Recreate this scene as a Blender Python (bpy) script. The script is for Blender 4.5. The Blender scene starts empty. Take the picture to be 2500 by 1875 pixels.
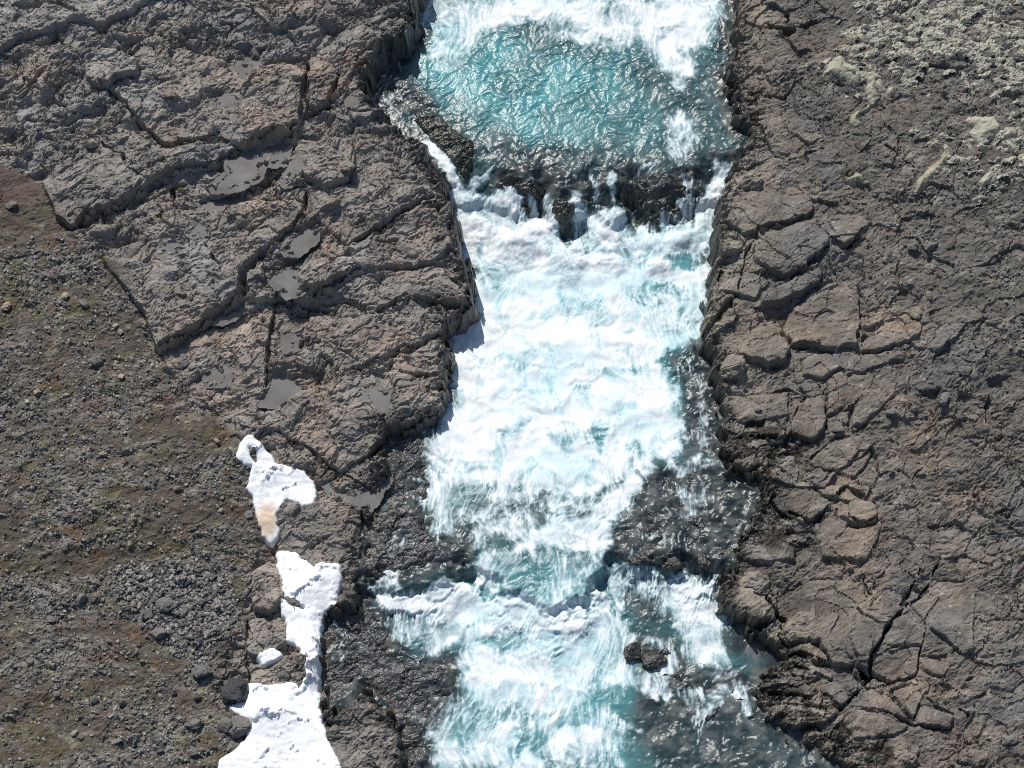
import bpy, bmesh, math, random
import numpy as np
from concurrent.futures import ThreadPoolExecutor
from mathutils import Vector, noise as mnoise

C = bpy.context.scene.collection
S = bpy.context.scene
F32 = np.float32

# ------------------------------------------------------------------ camera, sky, sun, exposure
PITCH = math.radians(62.0); HFOV = math.radians(32.0); WIDTH = 25.0
DIST = WIDTH / 2 / math.tan(HFOV / 2)
EYE = np.array([0.0, -DIST * math.cos(PITCH), DIST * math.sin(PITCH)])
cd = bpy.data.cameras.new('camera'); cam = bpy.data.objects.new('camera', cd); C.objects.link(cam)
cam.location = EYE; cam.rotation_euler = (math.pi / 2 - PITCH, 0, 0)
cd.sensor_fit = 'HORIZONTAL'; cd.angle = HFOV; cd.clip_start = 0.5; cd.clip_end = 3000
S.camera = cam
SUN_EL = math.radians(48.0); SUN_AZ = math.radians(-21.0)      # azimuth from +Y, negative = towards -X
w = bpy.data.worlds.new('World'); S.world = w; w.use_nodes = True
nt = w.node_tree; bg = nt.nodes['Background']
sky = nt.nodes.new('ShaderNodeTexSky'); sky.sky_type = 'NISHITA'; sky.sun_disc = False
sky.sun_elevation = SUN_EL; sky.sun_rotation = SUN_AZ
nt.links.new(sky.outputs[0], bg.inputs[0]); bg.inputs[1].default_value = 0.088
sl = bpy.data.lights.new('sun', 'SUN'); sl.energy = 4.7; sl.angle = math.radians(0.5); sl.color = (1.0, 0.965, 0.91)
so = bpy.data.objects.new('sun', sl); C.objects.link(so)
sd_ = Vector((math.sin(SUN_AZ) * math.cos(SUN_EL), math.cos(SUN_AZ) * math.cos(SUN_EL), math.sin(SUN_EL)))
so.rotation_euler = sd_.to_track_quat('Z', 'Y').to_euler(); so.location = sd_ * 60
S.view_settings.view_transform = 'Standard'; S.view_settings.look = 'None'
S.cycles.filter_width = 1.05; S.cycles.use_denoising = False
S.view_settings.exposure = 0.0; S.view_settings.gamma = 1.0
try: S.view_settings.use_curve_mapping = False
except Exception: pass

# ------------------------------------------------------------------ survey: photograph pixels (2500 x 1875) to points on the ground
FPX = 1250 / math.tan(HFOV / 2)
FW = np.array([0, math.cos(PITCH), -math.sin(PITCH)]); UP = np.array([0, math.sin(PITCH), math.cos(PITCH)])
def gp(pts, zf):
    """points of the photograph to ground points on a surface whose height depends on the picture row"""
    p = np.asarray(pts, float); z = zf(p[:, 1]) if callable(zf) else np.full(len(p), float(zf))
    d = FW[None] + (p[:, :1] - 1250) / FPX * np.array([[1., 0, 0]]) + (937.5 - p[:, 1:2]) / FPX * UP[None]
    t = (z - EYE[2]) / d[:, 2]
    return np.stack([EYE[0] + t * d[:, 0], EYE[1] + t * d[:, 1]], 1)
def interp_f(xs, ys): return lambda v: np.interp(v, xs, ys)
zL_px = interp_f([-400, 0, 500, 800, 1000, 1400, 1875, 2300], [.3, .2, -.42, -1.05, -1.32, -1.92, -2.15, -2.4])
zR_px = interp_f([-400, 0, 430, 800, 1000, 1400, 1875, 2300], [-.38, -.4, -.45, -1.1, -1.4, -1.85, -2.2, -2.4])
zW_px = interp_f([-400, 430, 590, 1340, 1440, 2300], [-.75, -.8, -1.68, -1.88, -2.35, -2.6])
rows = np.linspace(-400, 2300, 60)
def row_to_y(zf):
    P = gp(np.stack([np.full(60, 1250.), rows], 1), zf); o = np.argsort(P[:, 1]); return P[o, 1], zf(rows)[o]
yL, zLv = row_to_y(zL_px); yR, zRv = row_to_y(zR_px)
zL_y = interp_f(yL, zLv); zR_y = interp_f(yR, zRv)
A = lambda z, s=1.765, ox=0, oy=0: [(ox + x / s, oy + y / s) for x, y in z]        # enlarged-crop coordinates to picture
B3 = lambda z: A(z, 1.765, 0, 935)
T4 = lambda z: A(z, 3.53, 600, 450)
T6 = lambda z: A(z, 3.53, 1700, 450)
T7 = lambda z: A(z, 3.53, 1700, 900)
T8 = lambda z: A(z, 3.53, 1750, 1400)
WZ = lambda z: A(z, 2.765, 1000, 300)

# ------------------------------------------------------------------ noise (numpy, threaded by rows)
POOL = ThreadPoolExecutor(4)
_a = np.random.RandomState(5).rand(256) * 2 * math.pi
GX = np.cos(_a).astype(F32); GY = np.sin(_a).astype(F32)
def _h(ix, iy, seed):
    h = ix.astype(np.uint32) * np.uint32(374761393) + iy.astype(np.uint32) * np.uint32(668265263) + np.uint32((seed * 974711 + 12345) & 0xffffffff)
    h = (h ^ (h >> np.uint32(13))) * np.uint32(1274126177)
    return h ^ (h >> np.uint32(16))
def _pn(x, y, seed):
    xf = np.floor(x); yf = np.floor(y); ix = xf.astype(np.int32); iy = yf.astype(np.int32)
    fx = x - xf; fy = y - yf
    u = fx * fx * fx * (fx * (fx * 6 - 15) + 10); v = fy * fy * fy * (fy * (fy * 6 - 15) + 10)
    def g(dx, dy):
        k = (_h(ix + dx, iy + dy, seed) & np.uint32(255)).astype(np.int32)
        return GX[k] * (fx - dx) + GY[k] * (fy - dy)
    a = g(0, 0); b = g(1, 0); c = g(0, 1); d = g(1, 1)
    a = a + u * (b - a); c = c + u * (d - c)
    return (a + v * (c - a)) * F32(1.5)
def _wo(x, y, seed):
    xf = np.floor(x); yf = np.floor(y); ix = xf.astype(np.int32); iy = yf.astype(np.int32)
    f1 = np.full(x.shape, 9, F32); f2 = np.full(x.shape, 9, F32); idh = np.zeros(x.shape, np.uint32); ox = np.zeros(x.shape, F32); oy = np.zeros(x.shape, F32)
    for dx in (-1, 0, 1):
        for dy in (-1, 0, 1):
            h = _h(ix + dx, iy + dy, seed)
            px = xf + dx + (h & np.uint32(1023)).astype(F32) / 1023 - x
            py = yf + dy + ((h >> np.uint32(10)) & np.uint32(1023)).astype(F32) / 1023 - y
            d = np.sqrt(px * px + py * py)
            m = d < f1
            f2 = np.where(m, f1, np.minimum(f2, d)); f1 = np.where(m, d, f1); idh = np.where(m, h, idh); ox = np.where(m, px, ox); oy = np.where(m, py, oy)
    return f1, f2, idh, ox, oy
def _par(fn, x, y, seed):
    x = np.ascontiguousarray(x, F32); y = np.ascontiguousarray(y, F32)
    if x.size < 60000: return fn(x, y, seed)
    xs = np.array_split(x, 8); ys = np.array_split(y, 8)
    r = list(POOL.map(lambda i: fn(xs[i], ys[i], seed), range(8)))
    if isinstance(r[0], tuple): return tuple(np.concatenate([q[k] for q in r]) for k in range(len(r[0])))
    return np.concatenate(r)
def pn(x, y, seed=0): return _par(_pn, x, y, seed)
def wo(x, y, seed=0): return _par(_wo, x, y, seed)
def rnd(idh, k): return ((_h(idh, idh * 0 + np.uint32(k), 77) & np.uint32(65535)).astype(F32)) / 65535
def fbm(x, y, seed=0, o=4, g=.5, l=2.03):
    s = 0; a = 1.; t = 0
    for i in range(o):
        s = s + a * pn(x, y, seed + i * 17); t += a; a *= g; x = x * l + 3.7; y = y * l - 1.9
    return s / t
def ridged(x, y, seed=0, o=4, g=.5, l=2.03):
    s = 0; a = 1.; t = 0
    for i in range(o):
        s = s + a * (1 - np.abs(pn(x, y, seed + i * 17)) * 1.6); t += a; a *= g; x = x * l + 3.7; y = y * l - 1.9
    return s / t
def facet(u, v, seed, slope, step):
    """broken rock: each cell a tilted plane of its own height"""
    f1, f2, i, ox, oy = wo(u, v, seed)
    return -ox * (rnd(i, 11) - .5) * 2 * slope - oy * (rnd(i, 12) - .35) * 2 * slope + (rnd(i, 13) - .5) * step, f2 - f1
def ss(a, b, x):
    t = np.clip((x - a) / (b - a), 0, 1); return t * t * (3 - 2 * t)
def mix(a, b, t): return a + (b - a) * t
def terrace(h, step, k=.8):
    q = h / step; f = np.floor(q); r = q - f
    return (f + np.where(r < k, r * .25 / k, .25 + (r - k) / (1 - k) * .75)) * step

# ------------------------------------------------------------------ grids
def stretch(lo, hi, d, far):
    c = list(np.arange(lo, hi + d / 2, d)); s = d; p = hi
    while p < far: s *= 1.28; p += s; c.append(p)
    s = d; p = lo
    while p > -far: s *= 1.28; p -= s; c.insert(0, p)
    return np.array(c, F32)
class Grid:
    def __init__(g, x, y):
        g.x, g.y = x, y; g.X, g.Y = np.meshgrid(x, y); g.ny, g.nx = g.X.shape
    def window(g, x0, x1, y0, y1):
        a, b = np.searchsorted(g.x, (x0, x1)); c, d = np.searchsorted(g.y, (y0, y1))
        return (slice(max(c - 1, 0), min(d + 1, g.ny)), slice(max(a - 1, 0), min(b + 1, g.nx)))
def poly_sdf(poly, X, Y):
    """signed distance to a closed polygon, negative inside"""
    d2 = np.full(X.shape, 1e9, F32); ins = np.zeros(X.shape, bool); n = len(poly)
    for i in range(n):
        ax, ay = poly[i]; bx, by = poly[(i + 1) % n]; ex, ey = bx - ax, by - ay
        px = X - F32(ax); py = Y - F32(ay)
        t = np.clip((px * F32(ex) + py * F32(ey)) / F32(ex * ex + ey * ey + 1e-9), 0, 1)
        qx = px - t * F32(ex); qy = py - t * F32(ey); d2 = np.minimum(d2, qx * qx + qy * qy)
        if ay != by:
            c = ((ay > Y) != (by > Y)) & (X < F32((bx - ax) / (by - ay)) * (Y - F32(ay)) + F32(ax)); ins ^= c
    d = np.sqrt(d2); return np.where(ins, -d, d)
def line_dist(pl, X, Y):
    d2 = np.full(X.shape, 1e9, F32); tt = np.zeros(X.shape, F32); n = len(pl) - 1
    for i in range(n):
        ax, ay = pl[i]; bx, by = pl[i + 1]; ex, ey = bx - ax, by - ay
        px = X - F32(ax); py = Y - F32(ay)
        t = np.clip((px * F32(ex) + py * F32(ey)) / F32(ex * ex + ey * ey + 1e-9), 0, 1)
        qx = px - t * F32(ex); qy = py - t * F32(ey); d = qx * qx + qy * qy
        m = d < d2; d2 = np.where(m, d, d2); tt = np.where(m, (i + t) / n, tt)
    return np.sqrt(d2), tt
def msdf(g, poly, margin, WX, WY, cap=None):
    """signed distance over the whole grid, exact within MARGIN of the polygon"""
    out = np.full(g.X.shape, F32(cap if cap is not None else margin + .01))
    p = np.asarray(poly); wdw = g.window(p[:, 0].min() - margin - .3, p[:, 0].max() + margin + .3, p[:, 1].min() - margin - .3, p[:, 1].max() + margin + .3)
    out[wdw] = poly_sdf(p, WX[wdw], WY[wdw]); return out, wdw

def tag(o, label=None, cat=None, group=None, kind=None):
    if label: o['label'] = label
    if cat: o['category'] = cat
    if group: o['group'] = group
    if kind: o['kind'] = kind
    return o
def np_mesh(name, V, Q, mats, cols=None, floats=None, normals=None, smooth=True):
    me = bpy.data.meshes.new(name); k = Q.shape[1]
    me.vertices.add(len(V)); me.vertices.foreach_set('co', np.ascontiguousarray(V, F32).ravel())
    me.loops.add(Q.size); me.loops.foreach_set('vertex_index', Q.astype(np.int32).ravel())
    me.polygons.add(len(Q)); me.polygons.foreach_set('loop_start', np.arange(0, Q.size, k, dtype=np.int32))
    me.update(calc_edges=True)
    me.polygons.foreach_set('use_smooth', np.full(len(Q), smooth))
    if cols is not None:
        a = me.attributes.new('tint', 'FLOAT_COLOR', 'POINT')
        a.data.foreach_set('color', np.concatenate([cols, np.ones((len(cols), 1), F32)], 1).astype(F32).ravel())
    for n, v in (floats or {}).items():
        a = me.attributes.new(n, 'FLOAT', 'POINT'); a.data.foreach_set('value', np.ascontiguousarray(v, F32))
    me.materials.append(mats)
    if normals is not None: me.normals_split_custom_set_from_vertices(np.ascontiguousarray(normals, F32))
    return me
def grid_piece(name, g, Z, fmask, mat, cols, floats, parent=None, N=None, smooth=True):
    """the quads of a grid that FMASK picks, as one mesh object"""
    j, i = np.nonzero(fmask)
    a = j * g.nx + i; Q = np.stack([a, a + 1, a + g.nx + 1, a + g.nx], 1)
    u, inv = np.unique(Q.ravel(), return_inverse=True)
    V = np.stack([g.X.ravel()[u], g.Y.ravel()[u], Z.ravel()[u]], 1)
    me = np_mesh(name, V, inv.reshape(-1, 4), mat, cols.reshape(-1, 3)[u] if cols is not None else None,
                 {n: v.ravel()[u] for n, v in floats.items()}, N.reshape(-1, 3)[u] if N is not None else None, smooth)
    o = bpy.data.objects.new(name, me); C.objects.link(o)
    if parent: o.parent = parent
    return o
def blur(a, n):
    for ax in (0, 1):
        for _ in range(2):
            k = np.cumsum(np.pad(a, [(n + 1, n) if q == ax else (0, 0) for q in (0, 1)], mode='edge'), axis=ax, dtype=np.float64)
            a = ((k[2 * n + 1:] - k[:-2 * n - 1]) if ax == 0 else (k[:, 2 * n + 1:] - k[:, :-2 * n - 1])) / (2 * n + 1)
    return a.astype(F32)
def grid_normals(g, Z):
    zy, zx = np.gradient(Z, g.y, g.x)
    n = np.stack([-zx, -zy, np.ones_like(Z)], -1); return n / np.linalg.norm(n, axis=-1, keepdims=True)

# ------------------------------------------------------------------ materials
class NT:
    def __init__(s, name):
        s.m = bpy.data.materials.new(name); s.m.use_nodes = True; s.t = s.m.node_tree
        s.b = s.t.nodes['Principled BSDF']
    def n(s, ty, **kw):
        q = s.t.nodes.new(ty)
        for k, v in kw.items():
            if k.startswith('_'): setattr(q, k[1:], v)
            else: q.inputs[k.replace('__', ' ')].default_value = v
        return q
    def l(s, a, b): s.t.links.new(a, b)
    def attr(s, name): return s.n('ShaderNodeAttribute', _attribute_name=name)
    def noise(s, scale, detail=6, rough=.6, vec=None):
        q = s.n('ShaderNodeTexNoise', Scale=scale, Detail=detail, Roughness=rough)
        if vec is None: vec = s.pos()
        s.l(vec, q.inputs['Vector']); return q.outputs[0]
    def pos(s): return s.n('ShaderNodeTexCoord').outputs['Object']
    def mapr(s, v, a, b, c, d):
        q = s.n('ShaderNodeMapRange'); s.l(v, q.inputs[0])
        for i, x in enumerate((a, b, c, d)): q.inputs[i + 1].default_value = x
        return q.outputs[0]
    def math(s, op, a, b):
        q = s.n('ShaderNodeMath', _operation=op)
        for i, x in enumerate((a, b)):
            if isinstance(x, (int, float)): q.inputs[i].default_value = x
            else: s.l(x, q.inputs[i])
        return q.outputs[0]
    def mul(s, col, v):
        q = s.n('ShaderNodeVectorMath', _operation='SCALE'); s.l(col, q.inputs[0]); s.l(v, q.inputs['Scale']); return q.outputs[0]
    def bump(s, h, strength, dist):
        q = s.n('ShaderNodeBump', Distance=dist)
        if isinstance(strength, (int, float)): q.inputs['Strength'].default_value = strength
        else: s.l(strength, q.inputs['Strength'])
        s.l(h, q.inputs['Height']); s.l(q.outputs[0], s.b.inputs['Normal'])
def rock_material(name, fine=26, bump=.5):
    k = NT(name); c = k.attr('tint').outputs['Color']; wet = k.attr('wet').outputs['Fac']
    n1 = k.noise(fine, 8, .7); n2 = k.noise(fine * 4.3, 4, .7)
    f = k.math('MULTIPLY', k.mapr(n1, .3, .7, .66, 1.34), k.mapr(n2, .3, .7, .68, 1.32))
    k.l(k.mul(c, f), k.b.inputs['Base Color'])
    k.l(k.mapr(wet, 0, 1, .85, .22), k.b.inputs['Roughness'])
    k.l(k.mapr(wet, 0, 1, .25, .6), k.b.inputs['Specular IOR Level'])
    k.bump(k.math('ADD', n1, k.math('MULTIPLY', n2, .4)), bump, .03)
    return k.m
M_ROCK = rock_material('basalt'); M_GROUND = rock_material('scree ground', 34, .6)
def stone_material(name, ramp):
    k = NT(name); r = k.n('ShaderNodeObjectInfo').outputs['Random']
    cr = k.n('ShaderNodeValToRGB'); k.l(r, cr.inputs[0]); e = cr.color_ramp.elements
    while len(e) < len(ramp): e.new(.5)
    for q, (p, c) in zip(e, ramp): q.position = p; q.color = (*c, 1)
    n1 = k.noise(30, 7, .7); n2 = k.noise(7, 4, .6)
    k.l(k.mul(cr.outputs[0], k.math('MULTIPLY', k.mapr(n1, .3, .7, .65, 1.35), k.mapr(n2, .3, .7, .8, 1.2))), k.b.inputs['Base Color'])
    k.b.inputs['Roughness'].default_value = .85; k.b.inputs['Specular IOR Level'].default_value = .3
    k.bump(n1, .6, .03); return k.m
def plain_rock(name, col, rough=.85, spec=.3, bump=.6):
    k = NT(name); n1 = k.noise(28, 7, .7); n2 = k.noise(6, 4, .6)
    rgb = k.n('ShaderNodeRGB'); rgb.outputs[0].default_value = (*col, 1)
    k.l(k.mul(rgb.outputs[0], k.math('MULTIPLY', k.mapr(n1, .3, .7, .6, 1.4), k.mapr(n2, .3, .7, .75, 1.25))), k.b.inputs['Base Color'])
    k.b.inputs['Roughness'].default_value = rough; k.b.inputs['Specular IOR Level'].default_value = spec
    k.bump(n1, bump, .03); return k.m
def water_material():
    k = NT('river water'); c = k.attr('tint').outputs['Color']; f = k.attr('foam').outputs['Fac']; rk = k.attr('film').outputs['Fac']
    n1 = k.noise(14, 5, .6); n2 = k.noise(48, 4, .65)
    k.l(k.mul(c, k.mapr(n2, .3, .7, .9, 1.1)), k.b.inputs['Base Color'])
    k.l(k.mapr(f, 0, .6, .2, .8), k.b.inputs['Roughness'])
    k.l(k.mapr(f, 0, .8, .5, .15), k.b.inputs['Specular IOR Level'])
    k.b.inputs['IOR'].default_value = 1.33
    k.bump(k.math('ADD', n1, k.math('MULTIPLY', n2, .3)), k.mapr(f, 0, .8, .22, .05), .05)

    return k.m
def snow_material():
    k = NT('old snow'); n1 = k.noise(9, 6, .65); n2 = k.noise(60, 3, .6); c = k.attr('tint').outputs['Color']
    k.l(k.mul(c, k.mapr(n1, .3, .75, .94, 1.03)), k.b.inputs['Base Color'])
    k.b.inputs['Roughness'].default_value = .7; k.b.inputs['Specular IOR Level'].default_value = .2
    k.b.inputs['Subsurface Weight'].default_value = .15; k.b.inputs['Subsurface Radius'].default_value = (.05, .06, .07)
    k.bump(k.math('ADD', n1, k.math('MULTIPLY', n2, .3)), .35, .05); return k.m
def puddle_material():
    k = NT('puddle water'); n = k.noise(1.6, 5, .6); cr = k.n('ShaderNodeValToRGB'); k.l(n, cr.inputs[0])
    cr.color_ramp.elements[0].position = .35; cr.color_ramp.elements[0].color = (.12, .112, .104, 1)
    cr.color_ramp.elements[1].position = .68; cr.color_ramp.elements[1].color = (.185, .18, .175, 1)
    k.l(cr.outputs[0], k.b.inputs['Base Color']); k.b.inputs['Roughness'].default_value = .06
    k.b.inputs['IOR'].default_value = 1.33
    k.bump(k.noise(9, 2, .5), .04, .02); return k.m
def moss_material(name):
    k = NT(name); c = k.attr('tint').outputs['Color']; n1 = k.noise(55, 5, .75)
    k.l(k.mul(c, k.mapr(n1, .3, .7, .7, 1.3)), k.b.inputs['Base Color']); k.b.inputs['Roughness'].default_value = .95
    k.b.inputs['Specular IOR Level'].default_value = .1; k.bump(n1, .8, .03); return k.m
M_WATER = water_material(); M_SNOW = snow_material(); M_PUDDLE = puddle_material(); M_MOSS = moss_material('pale moss')

# ------------------------------------------------------------------ outlines read off the photograph
RIVER_L = [(1080, -420), (1015, 0), (1003, 60), (940, 110), (905, 150), (890, 200), (905, 232), (930, 258), (965, 292), (1012, 332), (1040, 352), (1058, 400), (1082, 440), (1098, 480), (1110, 540), (1115, 580), (1136, 620), (1140, 660), (1154, 700), (1160, 735),
           (1128, 768), (1088, 785), (1096, 850), (1100, 880), (1085, 960), (1080, 1000), (1045, 1015), (940, 1055), (932, 1110), (942, 1180), (905, 1255), (888, 1400), (874, 1482), (790, 1495), (778, 1600), (778, 1735), (800, 1762), (895, 1685), (938, 1722), (975, 1785), (984, 1875), (1000, 2300)]
RIVER_R = [(1800, -420), (1795, 0), (1795, 100), (1778, 190), (1790, 285), (1835, 300), (1822, 360), (1792, 410), (1772, 450), (1757, 520), (1752, 600), (1742, 680), (1735, 745), (1702, 838), (1745, 862), (1757, 930), (1767, 1000), (1772, 1100), (1785, 1140), (1862, 1180), (1850, 1250), (1805, 1310),
           (1790, 1345), (1762, 1430), (1765, 1470), (1802, 1502), (1842, 1540), (1890, 1570), (1912, 1620), (1872, 1640), (1856, 1680), (1882, 1752), (1962, 1792), (2022, 1830), (2092, 1875), (2400, 2300)]
SCREE = [(-1500, 385), (0, 385), (60, 420), (112, 450), (138, 520), (176, 552), (232, 600), (300, 650), (345, 735), (363, 827), (400, 880), (440, 930), (500, 985), (560, 1040), (604, 1090), (615, 1200), (645, 1290), (655, 1350), (612, 1390), (600, 1500), (545, 1620), (535, 1720), (590, 1740), (622, 1790), (600, 1875), (600, 2500), (-1500, 2500)]
GRAVEL = [(1850, -500), (1880, 0), (1890, 150), (1960, 330), (2060, 470), (2170, 560), (2250, 700), (2320, 800), (2400, 900), (2500, 980), (4200, 1000), (4200, -600)]
# slabs: outline, lift (m), tilt x, tilt y, label
LEFT_SLABS = [
 ([(-80, 140), (0, 122), (57, 85), (142, 66), (195, 44), (250, 58), (330, 20), (420, -60), (-80, -120)], .28, 0, .03),
 ([(204, 150), (250, 108), (300, 115), (345, 150), (342, 178), (300, 188), (262, 206), (225, 203), (210, 185)], .34, .05, .12),
 ([(268, 212), (345, 182), (352, 150), (450, 105), (540, 140), (600, 160), (590, 240), (575, 330), (538, 330), (400, 345), (340, 300), (310, 258)], .12, -.03, .03),
 ([(600, 150), (690, 130), (745, 160), (745, 265), (728, 300), (697, 318), (595, 352), (560, 340), (590, 240)], .48, 0, .05),
 ([(755, 130), (840, 60), (920, 30), (1005, 20), (980, 70), (900, 130), (850, 175), (830, 230), (770, 265), (752, 260)], .25, 0, .10),
 ([(176, 545), (295, 485), (363, 446), (430, 418), (527, 390), (590, 360), (560, 340), (400, 350), (330, 300), (200, 330), (100, 430), (140, 520)], .42, .02, .02),
 ([(735, 320), (800, 320), (862, 330), (868, 390), (850, 430), (800, 460), (760, 440), (690, 380)], .3, 0, .06),
 ([(870, 330), (960, 370), (1020, 400), (1060, 470), (1000, 500), (885, 570), (848, 590), (770, 520), (755, 470), (850, 440)], .12, .02, .02),
 ([(850, 600), (890, 580), (1000, 518), (1065, 496), (1095, 540), (1100, 600), (1060, 640), (960, 640), (880, 660)], .16, .03, .03),
 ([(250, 620), (430, 500), (620, 470), (740, 480), (740, 520), (700, 560), (623, 625), (595, 668), (597, 715), (521, 764), (453, 810), (385, 845), (350, 740)], .40, -.01, .03),
 ([(600, 725), (680, 700), (770, 640), (860, 610), (872, 650), (780, 712), (745, 700), (676, 724)], .32, 0, .05),
 ([(770, 735), (870, 672), (960, 645), (1080, 650), (1150, 735), (1010, 728), (960, 740), (920, 757), (850, 726)], .14, .04, .03),
 ([(392, 862), (455, 822), (523, 776), (600, 728), (670, 727), (662, 800), (656, 850), (640, 935), (615, 1050), (560, 1030), (480, 960), (420, 905)], .06, .02, .03),
 ([(690, 760), (775, 750), (830, 765), (920, 762), (960, 762), (1005, 735), (1085, 770), (1090, 790), (1013, 838), (958, 860), (830, 898), (742, 815), (675, 800)], .1, .03, .03),
 ([(962, 868), (1015, 845), (1080, 800), (1098, 860), (1075, 905), (1020, 905), (955, 890)], .16, .05, .05),
 ([(650, 975), (700, 945), (840, 905), (950, 895), (1065, 920), (1080, 985), (1040, 1005), (945, 1045), (895, 1105), (830, 1150), (770, 1105), (690, 1050), (640, 1040)], .16, .02, .04),
 ([(686, 1207), (748, 1218), (810, 1213), (884, 1252), (886, 1405), (872, 1479), (793, 1485), (822, 1388), (782, 1388), (737, 1354), (680, 1332), (669, 1275)], .2, 0, .02),
 ([(612, 1388), (652, 1354), (680, 1370), (698, 1428), (695, 1462), (663, 1487), (618, 1480)], .26, 0, .06),
 ([(601, 1502), (680, 1482), (709, 1530), (701, 1562), (637, 1604), (601, 1587)], .24, 0, .06),
 ([(652, 1604), (731, 1581), (759, 1604), (754, 1672), (731, 1700), (669, 1677), (606, 1689), (601, 1615)], .22, 0, .06),
 ([(788, 1768), (895, 1690), (935, 1722), (975, 1785), (985, 1900), (835, 1900)], .3, -.02, .06),
 ([(782, 1500), (870, 1492), (880, 1560), (850, 1640), (880, 1690), (790, 1755), (778, 1600)], .12, .0, .02),
]
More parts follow.
